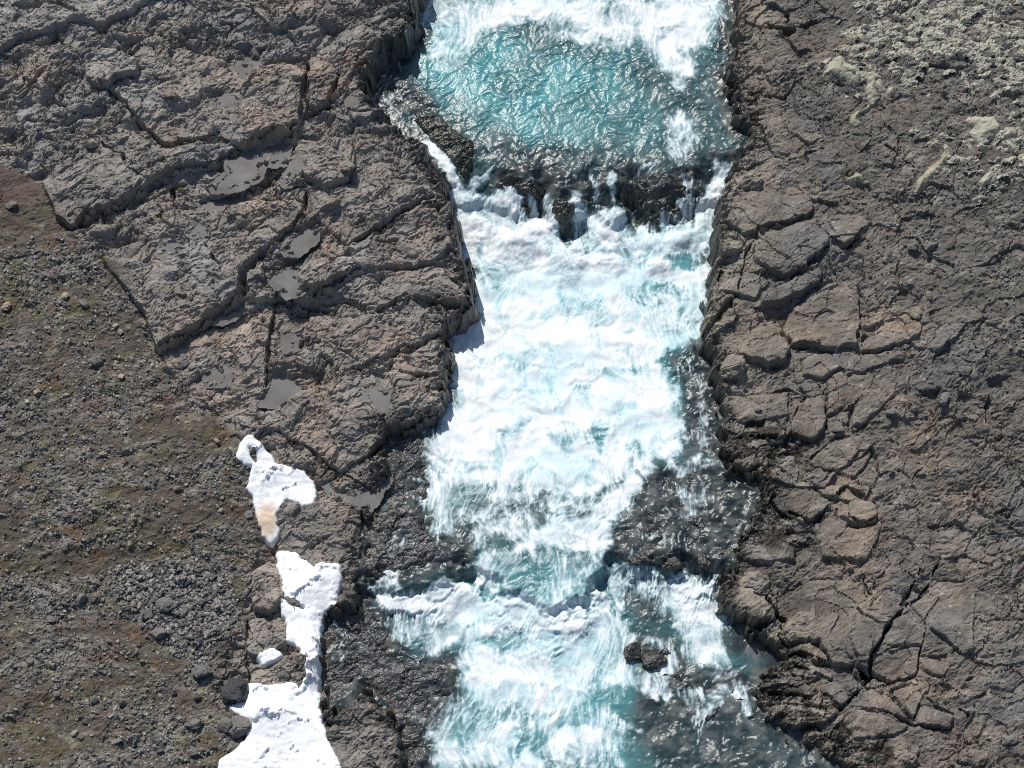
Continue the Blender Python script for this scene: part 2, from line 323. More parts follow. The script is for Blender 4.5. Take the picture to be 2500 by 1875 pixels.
RIGHT_SLABS = [
 (T6([(240, 20), (700, 20), (1010, 60), (1010, 220), (800, 310), (540, 370), (400, 400), (250, 300), (200, 120)]), .18, 0, .06),
 (T6([(550, 385), (800, 320), (1015, 250), (1140, 470), (1120, 550), (960, 690), (760, 760), (520, 640), (500, 580)]), .24, .02, .04),
 (T6([(560, 870), (760, 790), (950, 690), (1080, 690), (1060, 760), (880, 900), (720, 980), (560, 985)]), .42, .0, .10),
 (T6([(170, 740), (370, 700), (520, 720), (640, 790), (540, 900), (520, 960), (360, 920), (200, 880)]), .14, -.02, .05),
 (T6([(1150, 480), (1250, 560), (1430, 400), (1500, 330), (1400, 250), (1150, 250), (1020, 260)]), .22, .0, .05),
 (T6([(960, 900), (1060, 830), (1180, 780), (1380, 900), (1400, 1060), (1400, 1200), (1380, 1370), (1200, 1400), (1010, 1360), (840, 1370), (735, 1220), (800, 1060)]), .26, .02, .05),
 (T6([(480, 1190), (600, 1150), (700, 1200), (810, 1380), (720, 1520), (600, 1520), (370, 1450), (360, 1420), (430, 1290)]), .34, .02, .08),
 (T6([(1420, 1370), (1600, 1220), (1800, 1100), (1940, 1220), (1920, 1320), (1740, 1400), (1560, 1440), (1400, 1430)]), .16, .0, .05),
 (T6([(1240, 1470), (1500, 1450), (1740, 1440), (1800, 1520), (1500, 1600), (1280, 1650), (1230, 1560)]), .12, .0, .03),
 (T6([(900, 1490), (1030, 1420), (1180, 1480), (1240, 1590), (1080, 1680), (900, 1640)]), .14, 0, .06),
 (T7([(240, 230), (480, 190), (800, 190), (780, 400), (720, 420), (450, 470), (300, 450), (220, 350)]), .12, .0, .03),
 (T7([(820, 200), (1040, 165), (1080, 210), (1130, 400), (1110, 490), (1000, 590), (780, 560), (830, 420)]), .22, .0, .04),
 (T7([(1110, 100), (1200, 30), (1440, 40), (1700, 150), (1690, 250), (1600, 340), (1430, 480), (1340, 470), (1350, 320), (1140, 380)]), .12, .0, .03),
 (T7([(1140, 390), (1330, 330), (1330, 440), (1240, 480), (1290, 550), (1160, 600)]), .08, .0, .05),
 (T7([(440, 480), (680, 450), (770, 540), (740, 610), (480, 570)]), .2, .0, .06),
 (T7([(280, 600), (450, 580), (660, 640), (640, 740), (480, 880), (300, 880), (250, 760)]), .1, .0, .05),
 (T7([(980, 800), (1160, 610), (1400, 560), (1520, 700), (1400, 900), (1320, 940), (1180, 880), (1020, 850)]), .07, .0, .02),
 (T7([(650, 1130), (800, 980), (960, 960), (1080, 1080), (1180, 1120), (1080, 1230), (1000, 1350), (880, 1320), (740, 1240)]), .16, .0, .04),
 (T7([(970, 950), (1100, 940), (1290, 1020), (1200, 1110), (1090, 1090)]), .18, .0, .05),
 (T7([(1190, 1180), (1280, 1030), (1520, 1130), (1570, 1240), (1540, 1300), (1400, 1330), (1220, 1250)]), .2, .0, .08),
 (T7([(1020, 1340), (1110, 1260), (1400, 1350), (1600, 1300), (1560, 1500), (1450, 1640), (1100, 1600), (1030, 1450)]), .12, .0, .03),
 (T7([(300, 1560), (420, 1420), (620, 1370), (850, 1520), (860, 1640), (640, 1660), (400, 1640)]), .14, .0, .04),
 (T8([(25, 140), (150, 60), (400, 130), (520, 180), (500, 370), (330, 395), (70, 250)]), .3, .0, .10),
 (T8([(520, 270), (550, 160), (830, 30), (1230, 30), (1340, 200), (1340, 290), (1500, 380), (1400, 590), (1300, 790), (1000, 760), (880, 575), (620, 575), (540, 440)]), .2, .0, .02),
 (T8([(640, 600), (870, 595), (930, 660), (1000, 780), (860, 740), (740, 680), (650, 690)]), .16, .0, .05),
 (T8([(660, 740), (800, 760), (1000, 830), (980, 915), (800, 840)]), .1, .0, .04),
 (T8([(480, 810), (620, 790), (860, 960), (800, 1040), (660, 1000), (420, 960)]), .12, .0, .05),
 (T8([(410, 1090), (560, 1060), (800, 1100), (1040, 1170), (960, 1240), (780, 1260), (640, 1310), (480, 1240)]), .22, .0, .10),
 (T8([(870, 950), (1000, 910), (1100, 960), (1140, 1060), (1060, 1150), (950, 1060)]), .16, .0, .06),
 (T8([(1110, 870), (1200, 880), (1230, 960), (1170, 1030), (1110, 960)]), .12, 0, .04),
 (T8([(1220, 800), (1330, 880), (1260, 930), (1200, 870)]), .1, 0, .03),
 (T8([(1320, 700), (1500, 640), (1740, 640), (1730, 820), (1640, 890), (1510, 910), (1340, 850)]), .1, .0, .03),
 (T8([(1760, 720), (1900, 740), (2000, 780), (1960, 900), (1780, 830)]), .1, 0, .03),
 (T8([(1420, 600), (1520, 400), (1660, 320), (1800, 480), (1740, 630), (1500, 630)]), .08, 0, .03),
 (T8([(1680, 280), (1900, 60), (2200, 80), (2206, 640), (2100, 700), (1830, 490)]), .1, -.01, .02),
 (T8([(1180, 1130), (1320, 960), (1480, 1020), (1560, 1080), (1660, 1260), (1440, 1170)]), .12, 0, .04),
 (T8([(1510, 990), (1680, 920), (1860, 900), (1760, 1080), (1690, 1230)]), .1, 0, .03),
 (T8([(1720, 1260), (1760, 1110), (1860, 1110), (2040, 1220), (2030, 1330), (1800, 1310)]), .14, 0, .05),
 (T8([(1060, 1220), (1160, 1150), (1400, 1190), (1660, 1300), (1580, 1360), (1320, 1420), (1160, 1400)]), .1, 0, .04),
]
# extra cracks: line, half width, depth
L_CRACKS = [
 ([(176, 552), (295, 493), (363, 453), (430, 425), (527, 397), (595, 360), (697, 324), (735, 304), (738, 230), (750, 150)], .075, .35),
 ([(215, 200), (262, 215), (310, 262), (340, 302), (400, 348), (538, 330)], .05, .22),
 (T4([(1650, 140), (1400, 220), (1000, 450), (860, 520)]), .045, .35),
 (T4([(950, 760), (600, 960)]), .07, .45),
 (T4([(880, 980), (1130, 1090)]), .025, .2), (T4([(1430, 980), (1310, 1000), (1270, 1090)]), .03, .25),
 (T4([(450, 1010), (620, 1050), (810, 1100)]), .04, .25), (T4([(1270, 1450), (1330, 1400), (1460, 1380)]), .03, .22),
 (T4([(840, 1600), (1000, 1560), (1240, 1550)]), .03, .22), (T4([(500, 1300), (620, 1350)]), .03, .15),
 (T4([(1310, 470), (1180, 490), (1090, 470)]), .05, .25), (T4([(950, 350), (1060, 290)]), .05, .2),
 ([(748, 470), (745, 505), (705, 560), (623, 629), (595, 668), (597, 719), (521, 770), (453, 816), (385, 850), (364, 828)], .075, .4),
 ([(676, 722), (660, 805), (657, 850), (644, 935)], .055, .35),
 (B3([(1200, 210), (1330, 290), (1440, 370), (1590, 450)]), .035, .22), (B3([(1680, 210), (1590, 310)]), .07, .4),
 (B3([(1560, 560), (1555, 830), (1540, 960)]), .05, .3), (B3([(1060, 1000), (1060, 1150), (1075, 1300)]), .05, .25),
 ([(0, 15), (70, 20), (140, 12), (195, 38)], .09, .3), ([(55, 190), (70, 215), (110, 178)], .06, .25), ([(60, 285), (85, 290), (120, 275), (165, 292)], .03, .2),
 ([(210, 330), (300, 375), (310, 410), (370, 450)], .03, .22), ([(455, 100), (472, 118), (505, 128)], .02, .15), ([(472, 118), (462, 130)], .02, .15),
 ([(150, 175), (200, 178)], .02, .15), ([(830, 180), (800, 260), (745, 290)], .06, .35), ([(860, 105), (830, 150)], .05, .3),
 ([(300, 500), (220, 520), (190, 548)], .05, .3), ([(540, 60), (590, 52)], .04, .2), ([(500, 600), (540, 660), (545, 680)], .03, .2),
]
R_CRACKS = [
 (T6([(1010, 220), (960, 260), (860, 300), (540, 370), (500, 480), (440, 580), (400, 700), (370, 900)]), .03, .25),
 (T6([(1130, 560), (960, 700), (790, 820)]), .05, .35), (T6([(1140, 470), (1280, 590), (1440, 400)]), .05, .3),
 (T6([(360, 940), (250, 1050), (30, 1330)]), .09, .4), (T6([(820, 1390), (990, 1390)]), .07, .3), (T6([(1740, 1420), (1870, 1530)]), .04, .2),
 (T7([(1040, 150), (1080, 200), (1130, 400), (1140, 500), (1160, 600)]), .022, .2), (T7([(950, 200), (880, 330), (820, 450)]), .018, .14),
 (T7([(1140, 380), (1350, 315), (1420, 220)]), .02, .14), (T7([(1570, 470), (1430, 490), (1400, 540), (1180, 600), (1000, 760)]), .03, .2),
 (T7([(470, 590), (740, 620)]), .06, .3), (T7([(800, 1240), (960, 1340), (1010, 1330), (1170, 1130), (1280, 1040)]), .05, .35),
 (T7([(1200, 1200), (1400, 1340), (1560, 1290)]), .03, .2), (T7([(1300, 1040), (1540, 1150)]), .05, .22), (T7([(1990, 1390), (2206, 1360)]), .03, .15),
 (T7([(1840, 990), (1930, 900)]), .02, .12), (T7([(600, 200), (1000, 150)]), .03, .15),
 (T8([(1880, -40), (1740, 220), (1640, 290), (1500, 400), (1400, 600), (1310, 780), (1340, 880), (1200, 1030), (1070, 1180)]), .045, .35),
 (T8([(1740, -30), (1640, 220), (1590, 280)]), .04, .25), (T8([(1340, 880), (1500, 930), (1700, 880)]), .03, .2), (T8([(1740, 640), (1740, 840)]), .03, .2),
 (T8([(1500, 1000), (1600, 1120), (1690, 1270)]), .025, .2), (T8([(1440, 1180), (1690, 1290), (1800, 1320), (2030, 1345)]), .045, .25),
 (T8([(1700, 1250), (1750, 1110)]), .025, .2), (T8([(1820, 490), (1950, 590), (2110, 715)]), .03, .2), (T8([(1850, 1130), (2040, 1230)]), .025, .15),
 (T8([(310, 175), (410, 200), (440, 270), (580, 410), (530, 560), (620, 640)]), .045, .35), (T8([(620, 700), (720, 690), (830, 720), (1000, 795)]), .05, .3),
 (T8([(660, 760), (800, 830), (980, 920)]), .025, .2), (T8([(940, 1040), (1080, 1170)]), .03, .2), (T8([(1240, 10), (1300, 130), (1380, 210)]), .03, .2),
 (T8([(2060, 930), (2120, 930), (2206, 890)]), .03, .18), (T8([(2060, 1170), (2140, 1220), (2140, 1270)]), .05, .25), (T8([(560, 160), (820, 30)]), .015, .12),
 ([(1930, 60), (1920, 30), (1880, 70), (1850, 70)], .05, .25), ([(1870, 60), (1920, 78), (1995, 50)], .10, .5), ([(1870, 235), (1920, 235), (1960, 190)], .05, .25), ([(1930, 380), (2010, 360)], .04, .18),
 ([(2160, 350), (2230, 410)], .04, .15), ([(2350, 520), (2400, 500)], .04, .15), ([(2120, 500), (2060, 505)], .03, .15),
]
PUDDLES = [   # outline, label
 (A([(1235, 585), (1218, 690), (1112, 702), (1115, 760), (1045, 800), (930, 815), (1000, 735), (982, 692), (1060, 648)]), 'largest grey puddle, a long one under the dark scarp at upper left'),
 (A([(945, 280), (1010, 268), (1105, 285), (1080, 315), (1000, 305)]), 'thin grey puddle on the upper left slab nearest the top edge'),
 (A([(925, 405), (985, 390), (1020, 430), (1010, 465), (955, 470)]), 'rounded grey puddle in the middle of the upper left slab'),
 (A([(980, 545), (1025, 530), (1010, 575), (985, 585)]), 'tiny grey puddle just above the dark scarp at upper left'),
 (A([(1305, 495), (1340, 490), (1345, 530), (1320, 550), (1298, 540)]), 'small puddle at the head of the crack between the upper slabs'),
 (A([(1495, 430), (1545, 405), (1560, 440), (1510, 470), (1480, 490)]), 'grey puddle beside the bend of the upper river pool'),
 (A([(1245, 760), (1280, 700), (1320, 710), (1340, 735), (1270, 770), (1240, 800)]), 'grey puddle below the pale knobbly rock right of the largest puddle'),
 (A([(1240, 1030), (1310, 955), (1355, 950), (1345, 1020), (1280, 1085), (1235, 1080)]), 'dark grey oval puddle in the middle of the left bank'),
 (A([(1190, 1225), (1250, 1185), (1310, 1230), (1290, 1270), (1240, 1275)]), 'diamond shaped puddle below the dark oval puddle'),
 (A([(915, 1365), (1050, 1290), (1085, 1285), (1000, 1345), (960, 1370)]), 'sliver of water under the scarp left of the diamond shaped puddle'),
 (A([(735, 1530), (760, 1470), (800, 1450), (820, 1500), (790, 1540)]), 'puddle by the dark hollow where scree meets the rock'),
 (A([(1200, 1440), (1250, 1450), (1260, 1500), (1235, 1525), (1195, 1490)]), 'puddle right of the straight crack on the left bank'),
 (A([(895, 1580), (935, 1570), (970, 1620), (950, 1650), (915, 1645)]), 'little puddle left of the straight crack on the left bank'),
 (B3([(1130, 70), (1150, -60), (1230, -60), (1290, 0), (1260, 60), (1200, 80)]), 'brownish grey puddle at the foot of the straight crack'),
 (B3([(1590, 60), (1640, 35), (1700, 75), (1690, 150), (1640, 140)]), 'dark greenish rock pool near the river edge on the left bank'),
 (B3([(1420, 430), (1500, 470), (1590, 480), (1660, 410), (1600, 510), (1550, 530), (1430, 480)]), 'brown shallow puddle below the lowest big slab on the left bank'),
 (A([(870, 900), (950, 850), (1060, 830), (1080, 850), (960, 890), (900, 920)]), 'shallow sheet of water south of the largest puddle'),
 (A([(820, 990), (880, 960), (915, 985), (850, 1010)]), 'faint shallow puddle on the brown slab beside the moss clumps'),
 (A([(690, 1090), (740, 1075), (765, 1085), (720, 1105)]), 'faintest puddle at the west end of the brown slab'),
 (T6([(1235, 1490), (1300, 1470), (1335, 1510), (1290, 1560), (1245, 1540)]), 'small round puddle between the slabs of the right bank'),
 (T7([(820, 130), (930, 110), (980, 150), (900, 175)]), 'dark little puddle under the overhang on the right bank'),
]
SNOW = [
 (B3([(1075, 248), (1110, 270), (1165, 330), (1175, 360), (1230, 372), (1300, 390), (1345, 440), (1347, 495), (1325, 520), (1275, 500), (1235, 485), (1210, 505), (1178, 560), (1180, 600), (1185, 650), (1165, 678), (1140, 640), (1120, 570), (1105, 500), (1080, 450), (1092, 405), (1100, 360), (1060, 345), (1036, 330), (1045, 290)]),
  B3([(1072, 295), (1098, 305), (1112, 332), (1100, 342), (1082, 322)]), 'upper white snow patch with a tan stained tail and a small hole', .12),
 (B3([(1203, 733), (1262, 740), (1300, 775), (1350, 812), (1400, 802), (1455, 803), (1455, 870), (1432, 950), (1392, 970), (1372, 1000), (1362, 1100), (1362, 1200), (1357, 1300), (1368, 1420), (1400, 1550), (1455, 1660), (1500, 1760), (930, 1760), (962, 1640), (1050, 1570), (1085, 1520), (1060, 1440), (1005, 1402), (1070, 1350), (1078, 1315), (1180, 1325), (1270, 1312), (1290, 1350), (1330, 1285), (1338, 1195), (1300, 1140), (1250, 1105), (1250, 1040), (1225, 990), (1223, 960), (1262, 975), (1310, 985), (1330, 965), (1280, 928), (1240, 920), (1230, 860), (1210, 785)]),
  None, 'long lower snow patch that widens to the bottom edge of the picture', .15),
 (B3([(1125, 1185), (1180, 1165), (1200, 1180), (1140, 1212)]), None, 'small scrap of grey snow left of the narrow neck of snow', .05),
]
MOSS = [   # cushions of pale moss on the right bank
 (A([(1500, 320), (1545, 315), (1590, 330), (1590, 370), (1570, 395), (1585, 430), (1560, 460), (1530, 480), (1495, 500), (1500, 540), (1480, 560), (1455, 535), (1460, 505), (1500, 480), (1540, 450), (1530, 400), (1520, 350)], 1.765, 1250, 0), 'S shaped trail of pale moss on the dark upper right slope'),
 (A([(1340, 330), (1375, 270), (1420, 245), (1440, 290), (1490, 300), (1505, 350), (1480, 390), (1440, 370), (1400, 340)], 1.765, 1250, 0), 'big lobed cushion of pale moss just left of the S shaped trail'),
 (A([(1620, 280), (1645, 265), (1670, 280), (1660, 300), (1630, 300)], 1.765, 1250, 0), 'small round cushion of pale moss up and right of the S shaped trail'),
 (A([(1605, 410), (1625, 380), (1650, 385), (1645, 420), (1625, 430)], 1.765, 1250, 0), 'hooked cushion of pale moss right of the S shaped trail'),
 (A([(1730, 850), (1735, 800), (1780, 750), (1840, 690), (1860, 660), (1880, 690), (1860, 740), (1800, 780), (1760, 850)], 1.765, 1250, 0), 'long diagonal streak of yellowish pale moss at right'),
 (A([(1930, 540), (1960, 520), (2060, 530), (2090, 580), (2060, 640), (2000, 620), (1980, 570)], 1.765, 1250, 0), 'lumpy cushion of pale moss above the diagonal moss streak'),
 (A([(1995, 800), (2040, 770), (2095, 730), (2085, 750), (2060, 800), (2020, 830)], 1.765, 1250, 0), 'small pale moss cushion below the diagonal moss streak by the right edge'),
 (A([(1440, 780), (1475, 750), (1520, 770), (1510, 800), (1470, 805)], 1.765, 1250, 0), 'lone yellowish moss cushion on the middle of the right slope'),
]

# ------------------------------------------------------------------ terrain
D = .026
gt = Grid(stretch(-14.4, 14.4, D, 150), stretch(-10.9, 13.0, .029, 150))
X, Y = gt.X, gt.Y
wxa = fbm(X / 1.3, Y / 1.3, 11, 2) * .16; wya = fbm(X / 1.3, Y / 1.3, 51, 2) * .16
wxb = fbm(X / .3, Y / .3, 12, 3) * .07; wyb = fbm(X / .3, Y / .3, 52, 3) * .07
WX = X + wxa * .5 + wxb; WY = Y + wya * .5 + wyb
def bank_z(side): return zL_px if side == 'L' else zR_px
river = np.concatenate([gp(RIVER_L, zL_px), gp(RIVER_R[::-1], zR_px)])
rv = poly_sdf(river, WX + wxb * 1.2 + wxa * .4, WY + wyb * 1.2 + wya * .4)      # negative in the river
lx = gp(RIVER_L, zL_px); rx = gp(RIVER_R, zR_px)
mid = (np.interp(gt.y, lx[::-1, 1], lx[::-1, 0]) + np.interp(gt.y, rx[::-1, 1], rx[::-1, 0])) / 2
SIDE = X < mid[:, None].astype(F32)                            # left bank
scree = poly_sdf(gp(SCREE, zL_px), X + wxa + wxb, Y + wya + wyb); gravel = poly_sdf(gp(GRAVEL, zR_px), X + wxa * 2 + wxb * 2, Y + wya * 2 + wyb * 2)
scree_m = ss(.12, -.25, scree) * SIDE; gravel_m = ss(.5, -.7, gravel) * ~SIDE

base = np.where(SIDE, zL_y(Y), zR_y(Y)).astype(F32)
far_l = np.clip(-scree, 0, 40); base += SIDE * (far_l * .10)
base += np.where(~SIDE, np.clip(rv - 2.5, 0, 40) * .07, 0)
base += fbm(X / 4.5, Y / 4.5, 3, 3) * .22

def left_detail(X, Y):
    ca, sa = math.cos(.42), math.sin(.42)
    u = X * ca + Y * sa; v = -X * sa + Y * ca
    wu = fbm(X / .9, Y / .9, 21, 3); wv = fbm(X / .9 + 9, Y / .9, 22, 3)
    u2 = u + wu * .35; v2 = v + wv * .35
    f = fbm(u2 / 1.5, v2 / .8, 31, 5, .52)
    h = terrace(f * .44 + wu * .05, .085, .88) * 1.0 + f * .04
    f2 = fbm(u2 / .5 + 4, v2 / .28, 32, 4, .55)
    h += terrace(f2 * .13, .04, .88) * .9
    F1, F2, idc = wo(u2 / .95, v2 / .62, 5)[:3]
    h += (rnd(idc, 1) - .5) * .10 + (F1 - .4) * -.05
    gate = ss(-.15, .35, fbm(X / 2.1, Y / 2.1, 41, 2))
    h -= ss(.05, .0, F2 - F1) * .10 * gate
    f3 = ridged(X / .17, Y / .15, 33, 3, .55)
    rg = ss(-.35, .4, fbm(X / 1.4 + 2, Y / 1.1, 43, 3)); h += (f3 - .55) * (.008 + .026 * rg); f4 = fbm(u2 / .19 + 3, v2 / .11, 34, 3, .6); h += terrace(f4 * .07, .02, .75) * (.15 + .6 * rg)
    a1, e1 = facet(u2 / .62, v2 / .36, 35, .07, .07); a2, e2 = facet((u2 + f4 * .05) / .25, (v2 + f4 * .05) / .15, 36, .032, .03)
    a3, e3_ = facet((u + f4 * .05) / .11, (v + f4 * .04) / .075, 37, .015, .012)
    h = h * .85 + a1 * 1.5 + a2 * (.3 + .6 * rg) + a3 * (.3 + .5 * rg)
    ln = np.abs(fbm(u2 / 1.5 + 11, v2 / .42, 38, 4, .5)); h -= ss(.032, .006, ln) * .075 * ss(-.3, .15, fbm(X / 1.2 + 6, Y / 1.2, 39, 2)); ln2 = np.abs(fbm(u2 / .55 + 5, v2 / .3, 45, 4, .5)); h -= ss(.045, .01, ln2) * .04 * ss(-.2, .2, fbm(X / .9 + 1, Y / .9, 46, 2)) - ss(.05, .0, e1) * .03 - ss(.06, 0, e2) * .012
    P1, P2, idp = wo(X / .21, Y / .19, 6)[:3]
    pit = (rnd(idp, 2) < .2) * ss(.34, .12, P1) * ss(-.2, .3, fbm(X / 1.6, Y / 1.6, 42, 2) + .1)
    h -= pit * .08
    return h, f, gate, rnd(idc, 3), pit
def right_detail(X, Y):
    ca, sa = math.cos(.3), math.sin(.3)
    wu = fbm(X / 1.1, Y / 1.1, 121, 3); wv = fbm(X / 1.1 + 9, Y / 1.1, 122, 3)
    u2 = X * ca + Y * sa + wu * .3; v2 = -X * sa + Y * ca + wv * .3
    f = fbm(u2 / 2., v2 / 1.2, 131, 5, .5)
    h = terrace(f * .3, .07, .8) * .6 + f * .1
    F1, F2, idc = wo(u2 / 1.25, v2 / 1.05, 15)[:3]
    gate = ss(-.1, .4, fbm(X / 2.6, Y / 2.6, 141, 2))
    h += (rnd(idc, 1) - .5) * .06 * gate - ss(.06, .0, F2 - F1) * .06 * gate
    G1, G2, idg = wo(u2 / .42, v2 / .36, 16)[:3]
    g2 = ss(.05, .45, fbm(X / 1.5 + 5, Y / 1.5, 142, 2) + .1)
    h += ((rnd(idg, 1) - .5) * .045 - ss(.09, .0, G2 - G1) * .03) * g2
    f2 = fbm(u2 / .4, v2 / .25, 132, 4, .58); h += terrace(f2 * .11, .024, .78) * .95
    f3 = fbm(X / .13, Y / .12, 133, 3, .6); h += f3 * .022; f4 = fbm(u2 / .2 + 3, v2 / .13, 134, 3, .6); h += terrace(f4 * .045, .016, .75)
    a1, e1 = facet(u2 / .8, v2 / .6, 135, .06, .05); a2, e2 = facet((u2 + f4 * .05) / .3, (v2 + f4 * .05) / .2, 136, .022, .02)
    a3, e3_ = facet((X + f4 * .05) / .12, (Y + f4 * .04) / .09, 137, .011, .009)
    h = h * .7 + a1 * 1.9 + a2 * (.6 + 1.1 * g2) + a3 * 1.2
    b1, be = facet(u2 / 1.9 + 3, v2 / 1.4, 138, .16, .16); h += b1 * ss(-.4, .2, fbm(X / 3. + 4, Y / 3., 144, 2)); ln = np.abs(fbm(u2 / .9 + 5, v2 / .5, 145, 4, .5)); h -= ss(.04, .008, ln) * .05 * gate - ss(.035, .0, e1) * .085 * ss(-.35, .2, fbm(X / 1.7 + 3, Y / 1.7, 143, 3)) - ss(.05, 0, e2) * .02 * g2
    return h, f, gate, rnd(idc, 3), g2
ic = int(np.searchsorted(gt.x, 1.6)) + 40
il = int(np.searchsorted(gt.x, 1.6)) - 40
det = np.zeros_like(X); lowf = np.zeros_like(X); cellr = np.zeros_like(X); pitm = np.zeros_like(X)
hl, fl, _, cl, pl_ = left_detail(X[:, :ic], Y[:, :ic]); hr, fr, _, cr_, _ = right_detail(X[:, il:], Y[:, il:])
HL = np.zeros_like(X); HL[:, :ic] = hl; HR = np.zeros_like(X); HR[:, il:] = hr
det = np.where(SIDE, HL, HR); t = np.zeros_like(X); t[:, :ic] = fl; t2 = np.zeros_like(X); t2[:, il:] = fr; lowf = np.where(SIDE, t, t2)
t = np.zeros_like(X); t[:, :ic] = cl; t2 = np.zeros_like(X); t2[:, il:] = cr_; cellr = np.where(SIDE, t, t2)
pitm[:, :ic] = pl_
# pebbly ground of the scree and the gravel slope
u = X + fbm(X / .5, Y / .5, 71, 2) * .2; v = Y + fbm(X / .5, Y / .5, 72, 2) * .2
P1, P2, pid = wo(u / .13, v / .105, 17)[:3]; Q1, Q2, qid = wo(u / .3 + .5, v / .24, 18)[:3]
pe = np.sqrt(np.clip(1 - (P1 / .62) ** 2, 0, 1)) * (.014 + .04 * rnd(pid, 1)); big = (rnd(qid, 2) < .35) * np.sqrt(np.clip(1 - (Q1 / .5) ** 2, 0, 1)) * .09
soil = ss(-.15, .3, fbm(X / 2.4, Y / 1.1, 73, 5, .6) + .05)
heapm = ss(.2, -.5, poly_sdf(gp([(270, 1400), (420, 1370), (560, 1420), (590, 1480), (560, 1560), (480, 1640), (400, 1580), (330, 1520)], zL_px), X + wxa * 2, Y + wya * 2)); soil = soil * (1 - heapm)
peb = (pe * (1 - soil * .7) * (.6 + .5 * heapm) + np.maximum(big, 0) * (1 - soil) * (.5 + .5 * heapm)) + fbm(X / .5, Y / .35, 74, 4) * .08
ground_m = np.maximum(scree_m, gravel_m * ss(-.5, .3, fbm(X / 1.4, Y / 1.1, 75, 3) + .15))
H = base + det * (1 - np.where(SIDE, ground_m * .8, ground_m * .35)) + peb * ground_m

# slabs
slab_id = np.zeros(X.shape, np.int16); slabs = []; slab_t = np.zeros_like(X); srnd = np.random.RandomState(8)
def add_slab(poly, lift, tx, ty, side):
    P = gp(poly, bank_z(side)); P[:, 1] -= lift * .4; c = P.mean(0)
    sdv, wdw = msdf(gt, P, .5, WX, WY); s = sdv[wdw]
    s = s + wxb[wdw] * .35
    y0, y1 = P[:, 1].min(), P[:, 1].max(); up_ = mix(.22, 1, ss(y1, y0, Y[wdw] + .25 * (c[0] - X[wdw])))
    e = ss(.02, -.03, s); rnd_ = -.30 * lift * np.exp(np.minimum(s, 0) / .07)
    tilt = np.clip(tx * (X[wdw] - c[0]), -.2, .2)
    ks = .38 if side == 'L' else .45
    H[wdw] -= e * ks * (det[wdw] - blur(det[wdw], 14)); slab_t[wdw] = mix(slab_t[wdw], srnd.uniform(-.6, 1), e)
    H[wdw] += e * (lift * up_ + tilt + rnd_ * .6)
    H[wdw] -= np.exp(-(s / .022) ** 2) * .06 * ss(-.3, .3, fbm(X[wdw] / .6, Y[wdw] / .6, 61, 2))
    slabs.append((side,)); slab_id[wdw] = np.where(s < -.02, len(slabs), slab_id[wdw])
for a in LEFT_SLABS: add_slab(*a, 'L')
for a in RIGHT_SLABS: add_slab(*a, 'R')
def add_crack(pl, hw, depth, side):
    P = gp(pl, bank_z(side)); wdw = gt.window(P[:, 0].min() - .6, P[:, 0].max() + .6, P[:, 1].min() - .6, P[:, 1].max() + .6)
    d, tt = line_dist(P, WX[wdw] - wxb[wdw] * .2, WY[wdw] - wyb[wdw] * .2)
    jag = facet(X[wdw] / .30, Y[wdw] / .24, 62, .10, .05)[0]; d = np.abs(d + jag * .35)
    wd = hw * np.clip(.75 + 1.5 * fbm(X[wdw] / .45, Y[wdw] / .45, 63, 3), .12, 1.6) * (.30 + .75 * np.sin(np.clip(tt, .03, .97) * math.pi) ** .6)
    H[wdw] -= ss(1.1, .7, d / wd) * depth * .72
for a in L_CRACKS: add_crack(*a, 'L')
for a in R_CRACKS: add_crack(*a, 'R')

# river banks: the rock falls away to the bed
def lip_line(pts, zf):
    P = gp(pts, zf); o = np.argsort(P[:, 0]); return P[o, 0], P[o, 1]
lip1 = lip_line([(600, 425), (1100, 440), (1180, 405), (1250, 455), (1320, 428), (1365, 490), (1400, 470), (1440, 432), (1500, 462), (1545, 418), (1610, 475), (1690, 430), (1750, 400), (2300, 400)], -.8)
lip2 = lip_line([(500, 1380), (900, 1395), (1010, 1425), (1100, 1390), (1165, 1345), (1200, 1410), (1260, 1440), (1350, 1490), (1430, 1435), (1490, 1345), (1560, 1375), (1650, 1345), (1740, 1370), (2400, 1365)], -1.9)
def water_level(X, Y):
    n = fbm(X / .7, Y / .6, 81, 4)
    s1 = np.interp(X, *lip1) - Y + n * .42; s2 = np.interp(X, *lip2) - Y + n * .45
    z = -.76 - (.36 * ss(-.55, .5, s1) + .54 * ss(.2, .95, s1)) - .05 * np.clip(s1, 0, 8) * .5
    z = z - .42 * ss(-.1, .5, s2) - .03 * np.clip(s2, 0, 9)
    return z.astype(F32), s1, s2
wl, s1t, s2t = water_level(X, Y)
bank_w = np.maximum(.24 + .16 * fbm(X / .9, Y / .9, 83, 3), .09)
kb = ss(.35, -.75, rv / bank_w)     # 1 in the river
rim = np.exp(-np.clip(rv, 0, 3) / .5)
H = H - rim * .06
rough_cliff = ridged(X / .32, Y / .28, 84, 4) * .24 - .12
fcl = facet((X + wxb) / .34, (Y + wyb) / .26, 85, .12, .14)[0] + facet((X + wxb) / .15, (Y + wyb) / .12, 86, .02, .02)[0]
kb = ss(.35, -.75, (rv + fcl * 1.2) / bank_w)
rough_cliff = rough_cliff + fcl * .8
H = mix(H, np.minimum(wl - .30, H - .5), kb) + rough_cliff * np.exp(-(rv / .3) ** 2)

